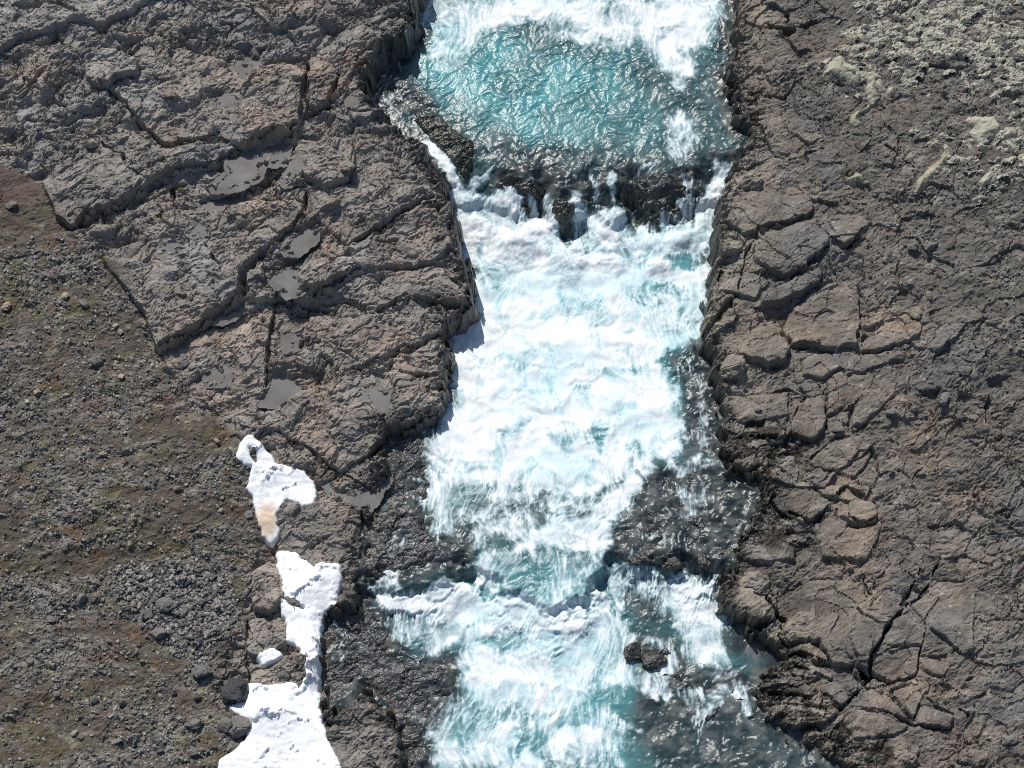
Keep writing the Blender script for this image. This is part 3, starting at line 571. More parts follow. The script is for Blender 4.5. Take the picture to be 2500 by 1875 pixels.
hp0 = det - blur(det, 16)
def river_rock(poly, lift, amp, f=.3, warp=1.):
    P = gp(poly, zW_px); sdv, wdw = msdf(gt, P, .6, X + wxb * 2 * warp + wxa * warp, Y + wyb * 2 * warp + wya * warp); m = ss(f, -f, sdv[wdw])
    nz = fbm(X[wdw] / .55, Y[wdw] / .45, 86, 4) * amp + facet((X[wdw] + wxb[wdw]) / .5, (Y[wdw] + wyb[wdw]) / .36, 87, amp * .6, amp * .8)[0] + hp0[wdw] * .4
    H[wdw] = np.maximum(H[wdw], mix(wl[wdw] - .5, wl[wdw] + lift + nz, m))
for q in ([(925, 1060), (1040, 1050), (1065, 1180), (1050, 1290), (1120, 1350), (1130, 1385), (1000, 1420), (860, 1440), (880, 1290)],
          [(770, 1480), (930, 1480), (985, 1600), (1100, 1610), (1110, 1700), (1050, 1790), (1060, 1920), (960, 1920), (930, 1720), (890, 1690), (770, 1760)]): river_rock(q, .03, .085)
for q in ([(1560, 1150), (1680, 1110), (1870, 1170), (1810, 1320), (1770, 1400), (1620, 1390), (1480, 1360), (1530, 1230)], [(1690, 880), (1760, 850), (1790, 1130), (1700, 1110)],
          [(1540, 1540), (1630, 1560), (1800, 1640), (1850, 1700), (1960, 1800), (1700, 1800), (1560, 1700)], [(890, 140), (950, 130), (960, 240), (1010, 310), (900, 250)]): river_rock(q, -.10, .15)
for q, l in (([(1000, 290), (1050, 275), (1110, 300), (1160, 350), (1165, 405), (1135, 440), (1105, 415), (1080, 380), (1045, 345)], .07), ([(1195, 425), (1260, 420), (1335, 440), (1330, 495), (1275, 485), (1235, 465)], .06), ([(1335, 480), (1410, 500), (1405, 560), (1385, 590), (1355, 570), (1330, 540)], .03),
          ([(1495, 430), (1600, 420), (1700, 440), (1700, 510), (1660, 590), (1570, 600), (1520, 570)], .0), ([(1480, 1340), (1530, 1325), (1560, 1362), (1600, 1345), (1650, 1340), (1680, 1385), (1720, 1345), (1748, 1365), (1740, 1402), (1700, 1393), (1640, 1408), (1600, 1380), (1540, 1394)], .05)): river_rock(q, l + .02, .055, .16, .6)

# ------------------------------------------------------------------ puddle basins
puds = []
wet = np.zeros_like(X)
for poly, lab in PUDDLES:
    side = 'L' if poly[0][0] < 1300 else 'R'
    P = gp(poly, bank_z(side)); sdv, wdw = msdf(gt, P, .6, X + wxa * .35 + wxb * 1.3, Y + wya * .35 + wyb * 1.3); s = sdv[wdw]
    if not (s < 0).any(): continue
    lev = float(np.percentile(H[wdw][s < 0], 45)); inside = ss(.06, -.12, s)
    H[wdw] = mix(H[wdw], lev - .03 + (H[wdw] - lev) * .12, inside * .98)
    ring = ss(.14, .0, s) * ss(-.04, .02, s) * ss(-.3, .3, fbm(X[wdw] / .3, Y[wdw] / .3, 64, 2) + .15)
    H[wdw] = np.where(ring > 0, np.maximum(H[wdw], mix(H[wdw], np.maximum(lev + .025, H[wdw] * .5 + lev * .5 + .02) + .4 * wxb[wdw] + (det[wdw] - blur(det[wdw], 5)), ring)), H[wdw])
    wet[wdw] = np.maximum(wet[wdw], ss(.16, -.02, s + wxb[wdw] * 1.6) * .9)
    puds.append((wdw, s, lev, lab))

# ------------------------------------------------------------------ colours of the ground
def C3(r, g, b): return np.array([r, g, b], F32)
c1 = fbm(X / 1.9, Y / 1.5, 91, 4); c2 = fbm(X / .55, Y / .45, 92, 4); c3 = fbm(X / 3.5 + 7, Y / 2.5, 93, 3); c4 = fbm(X / .18, Y / .16, 94, 3)
e3 = lambda a: a[..., None]
left_c = mix(C3(.228, .208, .185), C3(.268, .223, .185), e3(ss(-.1, .4, c1)))
left_c = mix(left_c, C3(.230, .222, .210), e3(ss(.0, .45, c3 * .9 + (Y - 5) * .04)))
right_c = mix(C3(.160, .144, .124), C3(.210, .172, .139), e3(ss(-.05, .45, c1)))
right_c = mix(right_c, C3(.135, .131, .125), e3(ss(.0, .4, c3)))
nearshore = ss(1.6, .2, rv + c2 * .5) * ~SIDE
right_c = mix(right_c, C3(.265, .232, .185), e3(nearshore * .85))
col = np.where(e3(SIDE), left_c, right_c)
col = col * e3(1 + c2 * .45 + c4 * .25 + (cellr - .5) * .22)
speck = (rnd(pid, 8) > .93) * ss(.4, .2, P1) * ~SIDE * ss(1., 3., rv)
col = mix(col, C3(.36, .33, .28), e3(speck * .7))
col = col * (1 + e3(slab_t) * C3(.11, .085, .06))
# dark algae in the hollows by the right shore
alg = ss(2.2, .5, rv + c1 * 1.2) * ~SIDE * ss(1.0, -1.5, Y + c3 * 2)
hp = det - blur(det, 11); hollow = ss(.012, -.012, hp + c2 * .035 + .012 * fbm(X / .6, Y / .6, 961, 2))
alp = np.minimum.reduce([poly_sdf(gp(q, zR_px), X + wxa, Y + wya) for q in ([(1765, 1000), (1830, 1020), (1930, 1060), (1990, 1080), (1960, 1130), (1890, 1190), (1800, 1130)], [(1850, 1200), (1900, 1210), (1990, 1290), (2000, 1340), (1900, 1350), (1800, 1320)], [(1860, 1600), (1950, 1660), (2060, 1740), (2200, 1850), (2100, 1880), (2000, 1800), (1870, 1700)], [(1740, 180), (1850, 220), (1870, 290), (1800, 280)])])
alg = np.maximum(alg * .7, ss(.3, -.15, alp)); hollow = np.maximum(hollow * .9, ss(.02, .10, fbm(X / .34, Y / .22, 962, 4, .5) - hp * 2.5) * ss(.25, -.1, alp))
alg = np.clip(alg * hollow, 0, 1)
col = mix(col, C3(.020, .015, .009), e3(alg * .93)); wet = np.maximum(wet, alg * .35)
# scree
pr = rnd(pid, 5); qr = rnd(qid, 6)
pebc = mix(C3(.075, .070, .063), C3(.30, .28, .25), e3(pr ** 1.6)); pebc = np.where(e3(rnd(qid, 2) < .35), mix(C3(.10, .094, .086), C3(.33, .31, .275), e3(qr ** 1.5)), pebc)
brown = mix(C3(.074, .061, .047), C3(.118, .100, .078), e3(c2 * .5 + .5))
scol = mix(pebc, brown, e3(np.clip(soil * .75 + .3 * (1 - heapm), 0, 1)))
mossm = ss(.0, .35, fbm(X / 1.5 + 3, Y / 1.0, 95, 5, .6)); olive = mix(C3(.085, .075, .030), C3(.20, .19, .12), e3(ss(.0, .4, fbm(X / .35, Y / .3, 96, 3))))
mossm = mossm * (1 - heapm); scol = mix(scol, C3(.145, .15, .158), e3(heapm * .5)); scol = mix(scol, olive, e3(mossm * .6 * ss(0., -6., X + Y * .4)))
lich = ss(.2, .42, fbm(X / .7 + 8, Y / .5, 97, 4, .6)); scol = mix(scol, C3(.27, .26, .19), e3(lich * .55))
red = ss(.15, .45, fbm(X / 1.1, Y / .6 + 4, 98, 4)); scol = mix(scol, C3(.150, .085, .048), e3(red * .55))
soilp = poly_sdf(gp([(-200, 380), (60, 395), (115, 440), (130, 490), (60, 510), (-200, 500)], zL_px), WX, WY)
sp = ss(.1, -.3, soilp); scol = mix(scol, C3(.105, .078, .064) * e3(1 + c2 * .3), e3(sp)); H -= sp * peb * .8 * scree_m
gcol = mix(pebc * .95, C3(.120, .110, .096) * e3(1 + c2 * .5), e3(np.clip(soil * .6 + .35, 0, 1)))
gcol = mix(gcol, C3(.105, .085, .055), e3(lich * .35))
grc = np.where(e3(SIDE), scol, gcol)
col = mix(col, grc, e3(np.clip(ground_m, 0, 1)))
# wet, darker rock by the river
wr = ss(.75, .02, rv + c2 * .7 + .4 * c1) * np.where(SIDE, 1, .8)
low = ss(.55, .2, H - wl)
wr = np.maximum(wr * ss(1.6, .9, H - wl), low * ss(.9, .3, rv))
wet = np.clip(np.maximum(wet, wr), 0, 1)
seep = ss(.3, .55, fbm(X / 1.3 + 5, Y / .6, 99, 4)) * SIDE * ss(.5, 2, rv) * (1 - scree_m) * .7
wet = np.maximum(wet, seep)
col = col * e3(1 - .58 * wr - .25 * seep - .2 * (wet > .3) * (wr < .2))
mk = ss(.1, -.2, poly_sdf(gp([(1000, 285), (1110, 295), (1165, 350), (1165, 410), (1135, 445), (1080, 380)], zW_px), WX, WY)); col = mix(col, C3(.022, .028, .012), e3(mk * .8)); rin = ss(-.1, -.4, rv); rk_c = C3(.066, .067, .067) * e3(1 + c2 * .6 + c4 * .3); rk_c = mix(rk_c, C3(.030, .031, .027), e3(ss(-.5, -.1, s1t) * ss(2., 1.3, s1t))); col = mix(col, mix(rk_c, C3(.024, .028, .014), e3(mk * .8)), e3(rin)); wet = np.maximum(wet, rin)
col = np.clip(col, .012, .5).astype(F32); wet = wet.astype(F32)

# ------------------------------------------------------------------ terrain objects
fH = H; drop = (fH < wl - .22) & (rv < -.25)
river_in = rv < -.3
fd = drop[:-1, :-1] & drop[1:, :-1] & drop[:-1, 1:] & drop[1:, 1:]
NRM = None
fs = slab_id[:-1, :-1]; fside = SIDE[:-1, :-1]; fscree = (scree[:-1, :-1] < -.05) & fside; fgrav = (gravel[:-1, :-1] < -.1) & ~fside
def terr(name, m, mat, parent=None): return grid_piece(name, gt, H, m & ~fd, mat, col, {'wet': wet}, parent, None, False)
lb = tag(terr('left_bank', fside & (fs == 0) & ~fscree, M_ROCK), kind='structure', label='rough brown grey basalt bank left of the river')
tag(terr('scree_slope', fside & fscree & (fs == 0), M_GROUND), kind='structure', label='brown and grey scree slope with moss at lower left')
rb = tag(terr('right_bank', ~fside & (fs == 0) & ~fgrav, M_ROCK), kind='structure', label='dark cracked basalt bank right of the river')
tag(terr('gravel_slope', ~fside & fgrav & (fs == 0), M_GROUND), kind='structure', label='dark gravelly slope at upper right')
for i, (side,) in enumerate(slabs):
    m = fs == i + 1
    if m.sum() > 60: terr('rock_slab', m, M_ROCK, lb if side == 'L' else rb)

def height_at(x, y):
    i = int(np.clip(np.searchsorted(gt.x, x), 1, gt.nx - 1)); j = int(np.clip(np.searchsorted(gt.y, y), 1, gt.ny - 1)); return float(H[j, i])

for wdw, s, lev, lab in puds:
    h = H[wdw]; m = (s < .2) & (h < lev + .05)
    fm = np.zeros((gt.ny - 1, gt.nx - 1), bool); sub = m[:-1, :-1] & m[1:, 1:] & m[:-1, 1:] & m[1:, :-1]
    fm[wdw[0].start:wdw[0].start + sub.shape[0], wdw[1].start:wdw[1].start + sub.shape[1]] = sub
    if fm.any():
        tag(grid_piece('puddle', gt, np.full_like(H, lev), fm, M_PUDDLE, None, {}), lab, 'puddle', 'puddles on the rock')

# ------------------------------------------------------------------ snow
for poly, hole, lab, th in SNOW:
    P = gp(poly, zL_px); sdv, wdw = msdf(gt, P, .4, X + wxb * .5, Y + wyb * .5); s = sdv[wdw] - .10 + fbm(X[wdw] / .22, Y[wdw] / .2, 302, 3) * .06
    if hole: s = np.maximum(s, -poly_sdf(gp(hole, zL_px), WX[wdw], WY[wdw]))
    hb = blur(np.maximum(H[wdw], blur(H[wdw], 6)), 9) + .05
    prof = th * (1 - np.exp(np.minimum(s, 0) / .16)) - .25 * np.clip(s, 0, 1) - .12 * ss(-.02, .1, s)
    z = mix(H[wdw] - .1, np.maximum(hb, H[wdw]), ss(.06, -.05, s)) + np.where(s < 0, prof * .55, -.1 * ss(0, .1, s)) + fbm(X[wdw] / .5, Y[wdw] / .25, 301, 3) * .035 * ss(0, -.2, s)
    Z = np.zeros_like(H); Z[wdw] = z; m = s < .05
    fm = np.zeros((gt.ny - 1, gt.nx - 1), bool); sub = m[:-1, :-1] & m[1:, 1:] & m[:-1, 1:] & m[1:, :-1]
    fm[wdw[0].start:wdw[0].start + sub.shape[0], wdw[1].start:wdw[1].start + sub.shape[1]] = sub
    sc = np.zeros(H.shape + (3,), F32); sc[:] = C3(.88, .90, .92)
    dirt = ss(.1, -.02, -s + .02 + wxb[wdw]) * .35; dd = np.zeros_like(H); dd[wdw] = dirt
    dd = np.maximum(dd, ss(.16, .32, fbm(X / .16, Y / .13, 303, 3)) * .30 + (fbm(X / 1.2, Y / .8, 304, 3) > .15) * .06); sc = mix(sc, C3(.45, .42, .38), e3(dd))
    if hole:
        tail = gp(B3([(1150, 590)]), zL_px)[0]; d = np.hypot(X - tail[0], (Y - tail[1]) * .6); sc = mix(sc, C3(.62, .47, .33), e3(ss(.42, .1, d) * .9))
    tag(grid_piece('snow_patch', gt, Z, fm, M_SNOW, sc, {}), lab, 'snow patch', 'snow patches in the gully left of the river')

# ------------------------------------------------------------------ moss on the right bank
mr = poly_sdf(gp([(2020, 180), (2000, 60), (2050, -60), (2100, -300), (2900, -300), (2900, 620), (2480, 420), (2350, 230), (2150, 250), (2060, 230)], zR_px), X + wxa * 3, Y + wya * 3)
wdw = gt.window(5.5, 15.5, 2.5, 14.5); xx, yy = X[wdw], Y[wdw]
a = fbm(xx / .7, yy / .55, 201, 3); ux = xx + a * .3; uy = yy + fbm(xx / .7 + 5, yy / .55, 202, 3) * .3
F1, F2, mid_ = wo(ux / .30, uy / .22, 203)[:3]; lump = np.sqrt(np.clip(1 - (F1 / .72) ** 2, 0, 1)) * (.4 + .6 * rnd(mid_, 1)); G1, G2, gid = wo((ux + a * .2) / .17, uy / .14, 206)[:3]; lump = lump * .75 + .35 * lump * np.sqrt(np.clip(1 - (G1 / .75) ** 2, 0, 1))
mr2 = poly_sdf(gp([(2180, 300), (2600, 240), (2600, 620), (2440, 560), (2330, 470), (2200, 400)], zR_px), X + wxa * 3, Y + wya * 3); mr = np.minimum(mr, mr2 + .35)
cover = ss(.8, -1.6, mr[wdw]) * 1.15 - .70 + fbm(xx / 1.6, yy / .8, 204, 5, .6) * 1.1 + (rnd(mid_, 2) - .5) * .9
tM = ss(-.1, .3, cover) * lump * .19 + fbm(xx / .07, yy / .06, 205, 3, .75) * .06 * ss(-.1, .2, cover) - .06
Z = np.zeros_like(H); Z[wdw] = blur(H[wdw], 3) + tM; m = tM > -.035
fm = np.zeros((gt.ny - 1, gt.nx - 1), bool); sub = m[:-1, :-1] & m[1:, 1:] & m[:-1, 1:] & m[1:, :-1]
fm[wdw[0].start:wdw[0].start + sub.shape[0], wdw[1].start:wdw[1].start + sub.shape[1]] = sub
mc = np.zeros(H.shape + (3,), F32); mc[:] = C3(.40, .385, .32)
mc = mc * e3(1 + c2 * .5 + c4 * .3); mc = mix(mc, C3(.30, .265, .16), e3(ss(.1, .5, c1) * .6))
tag(grid_piece('moss_cover', gt, Z, fm, M_MOSS, mc, {}, smooth=False), 'pale grey green moss hummocks covering the upper right slope', 'moss', kind='stuff')
for poly, lab in MOSS:
    P = gp(poly, zR_px); sdv, wdw = msdf(gt, P, .25, X + wxb * 1.2, Y + wyb * 1.2); s = sdv[wdw]; xx, yy = X[wdw], Y[wdw]
    F1, F2, mid_ = wo((xx + wxb[wdw] * 2) / .33, (yy + wyb[wdw] * 2) / .3, 211)[:3]; lump = np.sqrt(np.clip(1 - (F1 / .8) ** 2, 0, 1))
    t = .26 * np.sqrt(np.clip(-s / .3, 0, 1)) * (.6 + .5 * lump) - .02 + fbm(xx / .09, yy / .09, 212, 2) * .02 - .5 * np.clip(s, 0, 1)
    Z = np.zeros_like(H); Z[wdw] = blur(H[wdw], 4) + t; m = s < .05
    fm = np.zeros((gt.ny - 1, gt.nx - 1), bool); sub = m[:-1, :-1] & m[1:, 1:] & m[:-1, 1:] & m[1:, :-1]
    fm[wdw[0].start:wdw[0].start + sub.shape[0], wdw[1].start:wdw[1].start + sub.shape[1]] = sub
    yel = 1. if 'yellow' in lab else .35
    m2 = mix(mc, np.broadcast_to(C3(.30, .27, .17), mc.shape), yel * .6)
    tag(grid_piece('moss_cushion', gt, Z, fm, M_MOSS, m2.astype(F32), {}, smooth=False), lab, 'moss', 'moss cushions on the right slope')

# ------------------------------------------------------------------ the river
gw = Grid(np.concatenate([np.arange(-5.6, 9.9, .026)]).astype(F32), stretch(-10.9, 13.0, .025, 45))
x, y = gw.X, gw.Y
wz, s1, s2 = water_level(x, y)
qx = x + fbm(x / 1.1, y / 1.4, 401, 3) * .35 + fbm(x / .3, y / .33, 402, 4) * .16
qy = y + fbm(x / 1.1 + 5, y / 1.4, 403, 3) * .35 + fbm(x / .3, y / .33, 404, 4) * .16
foam = np.zeros_like(x); turq = np.zeros_like(x); film = np.zeros_like(x)
def paint(poly, val, f, tgt, mode='max'):
    P = gp(poly, zW_px); sdv, wdw = msdf(gw, P, f + .4, qx, qy, cap=9); m = ss(f, -f, sdv[wdw])
    if mode == 'max': tgt[wdw] = np.maximum(tgt[wdw], m * val)
    else: tgt[wdw] = mix(tgt[wdw], val, m)
paint([(950, -400), (1850, -400), (1850, 2300), (900, 2300)], .22, 1, turq)
paint([(1010, 40), (1130, 60), (1300, 110), (1480, 130), (1620, 200), (1680, 300), (1600, 370), (1440, 370), (1300, 360), (1130, 320), (980, 160)], .95, 1.1, turq)
paint([(1520, 1560), (1640, 1600), (1900, 1780), (2100, 1900), (1500, 1900)], .30, .6, turq)
paint([(1110, 560), (1740, 560), (1740, 800), (1640, 1100), (1400, 1200), (1080, 1150)], .9, .6, turq)
paint([(1150, 1380), (1500, 1380), (1560, 1600), (1560, 1875), (1080, 1875), (1100, 1600)], .75, .6, turq)
# thin water over dark rock
for p, v in [([(890, 130), (960, 110), (1000, 180), (1060, 260), (1120, 300), (1165, 350), (1170, 400), (1140, 440), (1110, 420), (1085, 380), (1050, 345), (900, 240)], .85),
             ([(1180, 415), (1260, 385), (1340, 390), (1420, 420), (1500, 400), (1600, 400), (1690, 410), (1730, 450), (1710, 530), (1660, 615), (1560, 615), (1500, 615), (1420, 625), (1385, 655), (1340, 605), (1250, 565), (1230, 495)], 1),
             ([(1160, 330), (1300, 350), (1500, 360), (1800, 350), (1800, 440), (1180, 440)], .6),
             ([(1640, 180), (1780, 150), (1840, 300), (1780, 420), (1500, 400), (1480, 260), (1540, 140)], .42),
             ([(1620, 870), (1745, 840), (1790, 1130), (1660, 1110), (1660, 950)], .85),
             ([(1560, 1150), (1680, 1110), (1870, 1170), (1810, 1320), (1770, 1420), (1620, 1400), (1480, 1360), (1530, 1230)], .9),
             ([(925, 1060), (1050, 1050), (1065, 1200), (1060, 1290), (1160, 1320), (1160, 1400), (1000, 1440), (860, 1460), (880, 1300)], 1),
             ([(770, 1480), (940, 1480), (1000, 1600), (1120, 1600), (1130, 1720), (1060, 1800), (1070, 1900), (960, 1900), (930, 1720), (890, 1690), (770, 1760)], 1),
             ([(1540, 1540), (1630, 1560), (1800, 1640), (1850, 1700), (2000, 1810), (2120, 1900), (1600, 1900), (1540, 1740)], .78),
             ([(1530, 1420), (1620, 1430), (1640, 1520), (1560, 1520)], .7), ([(1380, 1170), (1500, 1160), (1600, 1080), (1640, 1110), (1480, 1230), (1250, 1330), (1060, 1330), (1080, 1250)], .6)]:
    paint(p, v, .32, film)
for q in ([(1610, 1640), (1700, 1660), (1800, 1640), (1850, 1680), (1780, 1720), (1640, 1700)],): paint(q, 1, .12, film)
# white water
FOAM = [
 ([(1140, -300), (1770, -300), (1755, 0), (1735, 60), (1715, 110), (1690, 170), (1650, 185), (1610, 150), (1560, 115), (1550, 85), (1430, 80), (1370, 70), (1250, 50), (1205, 80), (1160, 65)], 1., .34),
 ([(1040, -200), (1160, -200), (1180, 90), (1130, 160), (1060, 150), (1020, 60)], .55, .3),
 ([(1380, 60), (1560, 90), (1580, 130), (1400, 110), (1290, 80)], .5, .2),
 ([(1725, 200), (1700, 250), (1645, 285), (1620, 340), (1640, 400), (1665, 400), (1700, 340), (1690, 270)], .52, .16),
 ([(1640, 170), (1690, 170), (1680, 210), (1640, 220)], .5, .2),
 (WZ([(60, 150), (170, 80), (200, 170), (330, 330), (400, 400), (440, 350), (560, 260), (560, 290), (470, 390), (440, 470), (470, 640), (300, 700), (240, 480), (290, 420), (230, 300), (130, 210)]), .98, .05),
 (WZ([(500, 440), (560, 430), (620, 520), (620, 680), (500, 680)]), .7, .06),
 (WZ([(250, 480), (460, 620), (610, 560), (640, 480), (730, 490), (690, 600), (720, 660), (800, 590), (930, 690), (870, 800), (960, 810), (1060, 940), (1170, 800), (1160, 650), (1250, 580), (1340, 600), (1440, 600), (1410, 740), (1440, 840), (1550, 830), (1690, 790), (1830, 850), (1740, 920), (1800, 1000), (2000, 960), (2060, 870), (2040, 1050), (2000, 1300), (1930, 1480), (1700, 1560), (1620, 1659), (260, 1659), (280, 1500), (250, 1400), (460, 1270), (330, 900), (290, 760)]), 1., .15),
 (WZ([(2060, 400), (2125, 395), (2090, 640), (2060, 870), (1850, 850), (1960, 620)]), .86, .07),
 (WZ([(1500, 720), (1560, 640), (1620, 680), (1600, 800), (1510, 800)]), .8, .05), (WZ([(1750, 740), (1810, 740), (1800, 790)]), .6, .05),
 ([(1095, 890), (1600, 890), (1650, 960), (1660, 1060), (1640, 1130), (1560, 1160), (1480, 1190), (1380, 1215), (1200, 1190), (1060, 1185), (1050, 1100), (1075, 1000)], 1., .25),
 ([(1040, 1040), (1110, 1030), (1110, 1250), (1050, 1340), (1040, 1200)], .66, .2),
 ([(1050, 1150), (1600, 1130), (1540, 1230), (1480, 1300), (1160, 1340), (1060, 1290)], .50, .3),
 ([(1030, 1020), (1060, 1040), (1100, 1100), (1070, 1110)], .6, .1),
 ([(1580, 1140), (1610, 1150), (1520, 1260), (1490, 1350), (1320, 1340), (1200, 1370), (1270, 1310), (1420, 1230)], .9, .14),
 ([(1200, 1340), (1490, 1330), (1480, 1450), (1370, 1500), (1180, 1460), (1160, 1400)], .48, .2),
 ([(1160, 1430), (1165, 1370), (1200, 1355), (1215, 1380), (1190, 1420), (1180, 1470)], .95, .08),
 ([(900, 1430), (960, 1455), (1010, 1455), (1080, 1430), (1150, 1428), (1200, 1470), (1235, 1462), (1320, 1485), (1360, 1500), (1440, 1460), (1490, 1440), (1500, 1500), (1440, 1560), (1300, 1560), (1240, 1500), (1160, 1520), (1000, 1520), (930, 1500)], 1., .09),
 ([(1490, 1430), (1485, 1385), (1530, 1360), (1555, 1400), (1610, 1402), (1680, 1420), (1700, 1405), (1762, 1400), (1768, 1480), (1765, 1560), (1795, 1640), (1740, 1650), (1690, 1600), (1640, 1520), (1560, 1440), (1520, 1480)], .84, .22),
 ([(915, 1470), (1150, 1480), (1140, 1560), (1080, 1590), (980, 1580), (940, 1530)], .66, .2),
 ([(1130, 1560), (1200, 1480), (1500, 1480), (1510, 1580), (1500, 1680), (1440, 1720), (1400, 1760), (1180, 1760), (1130, 1700)], .86, .3),
 ([(1090, 1700), (1420, 1700), (1560, 1790), (1540, 1900), (1060, 1900), (1060, 1800)], .58, .3),
 ([(1225, 1900), (1290, 1820), (1370, 1785), (1470, 1790), (1490, 1812), (1390, 1835), (1310, 1900)], 1., .07),
 ([(920, 1440), (950, 1365), (965, 1370), (960, 1420), (985, 1450)], .8, .06),
 ([(1700, 1740), (1720, 1700), (1760, 1730), (1730, 1770)], .55, .1), ([(1810, 1720), (1840, 1700), (1850, 1760), (1820, 1760)], .6, .1),
 ([(1590, 1640), (1610, 1650), (1660, 1720), (1630, 1730)], .62, .08), ([(1660, 1690), (1800, 1660), (1850, 1700), (1700, 1740)], .50, .14), ([(1640, 1130), (1760, 1120), (1780, 1145), (1660, 1160)], .55, .08), ([(1640, 1180), (1740, 1190), (1700, 1290), (1640, 1260)], .34, .2), ([(1690, 900), (1720, 900), (1735, 1100), (1700, 1100)], .40, .14), ([(960, 1720), (1000, 1705), (990, 1740), (965, 1750)], .5, .08), ([(1060, 1790), (1120, 1740), (1130, 1880), (1080, 1890)], .7, .12),
 ([(1500, 1120), (1700, 1115), (1710, 1135), (1560, 1150)], .55, .1),
]
for p, v, f in FOAM: paint(p, v, f * 1.5, foam)
paint([(1092, 455), (1262, 462), (1275, 515), (1340, 530), (1420, 515), (1450, 490), (1525, 495), (1532, 560), (1620, 565), (1680, 555), (1725, 590), (1725, 690), (1100, 690)], .86, .22, foam)
for q in ([(1345, 470), (1362, 470), (1358, 560), (1340, 560)], [(1440, 430), (1465, 430), (1470, 540), (1440, 540)], [(1590, 470), (1604, 470), (1606, 600), (1590, 600)], [(1290, 430), (1310, 430), (1320, 540), (1285, 540)], [(1650, 440), (1690, 430), (1690, 590), (1655, 590)], [(1540, 440), (1556, 440), (1560, 590), (1535, 590)]): paint(q, .5, .12, foam)
paint([(1352, 535), (1405, 550), (1395, 605), (1365, 600)], .25, .12, foam, 'set')
paint([(1748, 385), (1800, 385), (1780, 500), (1768, 640), (1655, 640), (1700, 520)], .88, .12, foam)
paint(WZ([(1480, 1100), (1650, 1050), (1980, 1080), (1990, 1250), (1850, 1450), (1600, 1480), (1560, 1300)]), .66, .3, foam, 'set')
paint([(1500, 1545), (1560, 1550), (1640, 1560), (1670, 1620), (1640, 1700), (1600, 1720), (1560, 1680), (1500, 1660), (1490, 1600)], .5, .12, foam)
for q in ([(1405, 470), (1422, 460), (1430, 560), (1408, 560)], [(1480, 425), (1500, 425), (1505, 530), (1482, 530)], [(1620, 430), (1636, 430), (1640, 590), (1618, 590)], [(1235, 420), (1255, 420), (1262, 480), (1235, 480)]): paint(q, .75, .08, foam)
paint([(1570, 1570), (1620, 1600), (1610, 1630), (1560, 1630), (1530, 1600), (1540, 1580)], .2, .08, foam, 'set')
paint(WZ([(1730, 920), (1850, 860), (2050, 880), (1960, 960), (1800, 1000)]), .3, .1, foam, 'set')
paint([(1420, 1060), (1490, 1060), (1490, 1110), (1430, 1100)], .55, .1, foam, 'set'); paint([(1530, 1070), (1560, 1080), (1550, 1130), (1525, 1120)], .45, .08, foam, 'set')
# strands and puffs
ax = x + fbm(x / .9, y / 1.2, 411, 3) * .5; ay = y + fbm(x / .9 + 7, y / 1.2, 412, 3) * .5
st = ridged(ax / .42, ay / .75, 413, 5, .6); bl = 1 - np.abs(fbm(ax / .34, ay / .36, 414, 5, .55)) * 2.2
fn = fbm(ax / .3, ay / .5, 415, 6, .62)
tex = (st - .62) * 1.3 + fn * .8
dens = 1 - .42 * ss(-.12, .42, fbm(ax / 1.5 + 4, ay / .9, 418, 5, .55)) - .16 * ss(-.1, .4, fbm(ax / .4, ay / .8, 419, 4)); foam = foam * dens
bx = x + fbm(x / 1.6, y / 2.2, 461, 2) * .7 + fbm(x / .35, y / .6, 462, 2) * .06; by = y + fbm(x / 1.6 + 3, y / 2.2, 463, 2) * .7
fil2 = ridged(bx / .085 + fn * .12, by / .34 + fn * .12, 459, 3, .6); fil2 = np.clip((fil2 - .60) * 2.6, -.6, 1)
smk = fbm(ax / .8 + 2, ay / .9, 416, 6, .6); fil = ridged(bx / .22 + fn * .18, by / .85 + fn * .12, 417, 5, .6)
fil = np.clip((fil - .62) * 2.6, -.4, 1)
v_ = foam * 1.0 + (smk * .58 + fn * .24 + fil * .32 + fil2 * .13) * np.clip(.36 + 1.1 * ss(0, .45, foam) * (1.15 - foam), .0, 1)
fa = ss(.08, 1.0, v_) * ss(.02, .22, foam)
thin = ss(.15, .8, fil + .4 * smk) * ss(.25, .7, film) * ss(-.05, .4, fbm(x / 1.3, y / 1.3, 457, 3)) * .75
fa = np.maximum(fa, thin * (rv[np.ix_(np.clip(np.searchsorted(gt.y, gw.y), 0, gt.ny - 1), np.clip(np.searchsorted(gt.x, gw.x), 0, gt.nx - 1))] < -.1))
# relief
lam = fbm(ax / .30, ay / .22, 421, 3, .55); lam2 = ridged(ax / .17, ay / .20, 422, 3, .5)
clear = 1 - fa
lam3 = fbm(ax / .15 + 3, ay / .20, 423, 3, .5)
calm = .28 + 1.25 * ss(-.35, .35, fbm(x / .9, y / 1.1, 424, 3))
rel = clear * calm * (lam * .034 + (lam2 - .6) * .005 + lam3 * .013 + fbm(ax / .08, ay / .12, 425, 2) * .0045) + fa * (fbm(ax / .8, ay / .65, 415, 2, .5) * .07 + fn * .005)
rel += film * clear * (fbm(x / .6, y / .5, 431, 3, .5) * .10 + terrace(fbm(x / .5, y / .42, 432, 3, .5) * .10, .05, .6) * np.clip(film * 2 - 1, 0, 1))
rel += .34 * ss(.2, .7, s1) * ss(2.4, 1.0, s1) * blur(fa, 7) + .16 * ss(.15, .4, s2) * ss(1.4, .6, s2) * fa
rel += .08 * ss(.5, 1, foam) * fbm(x / 1.1, y / .8, 441, 2)
W = wz + rel
edge_rise = 0
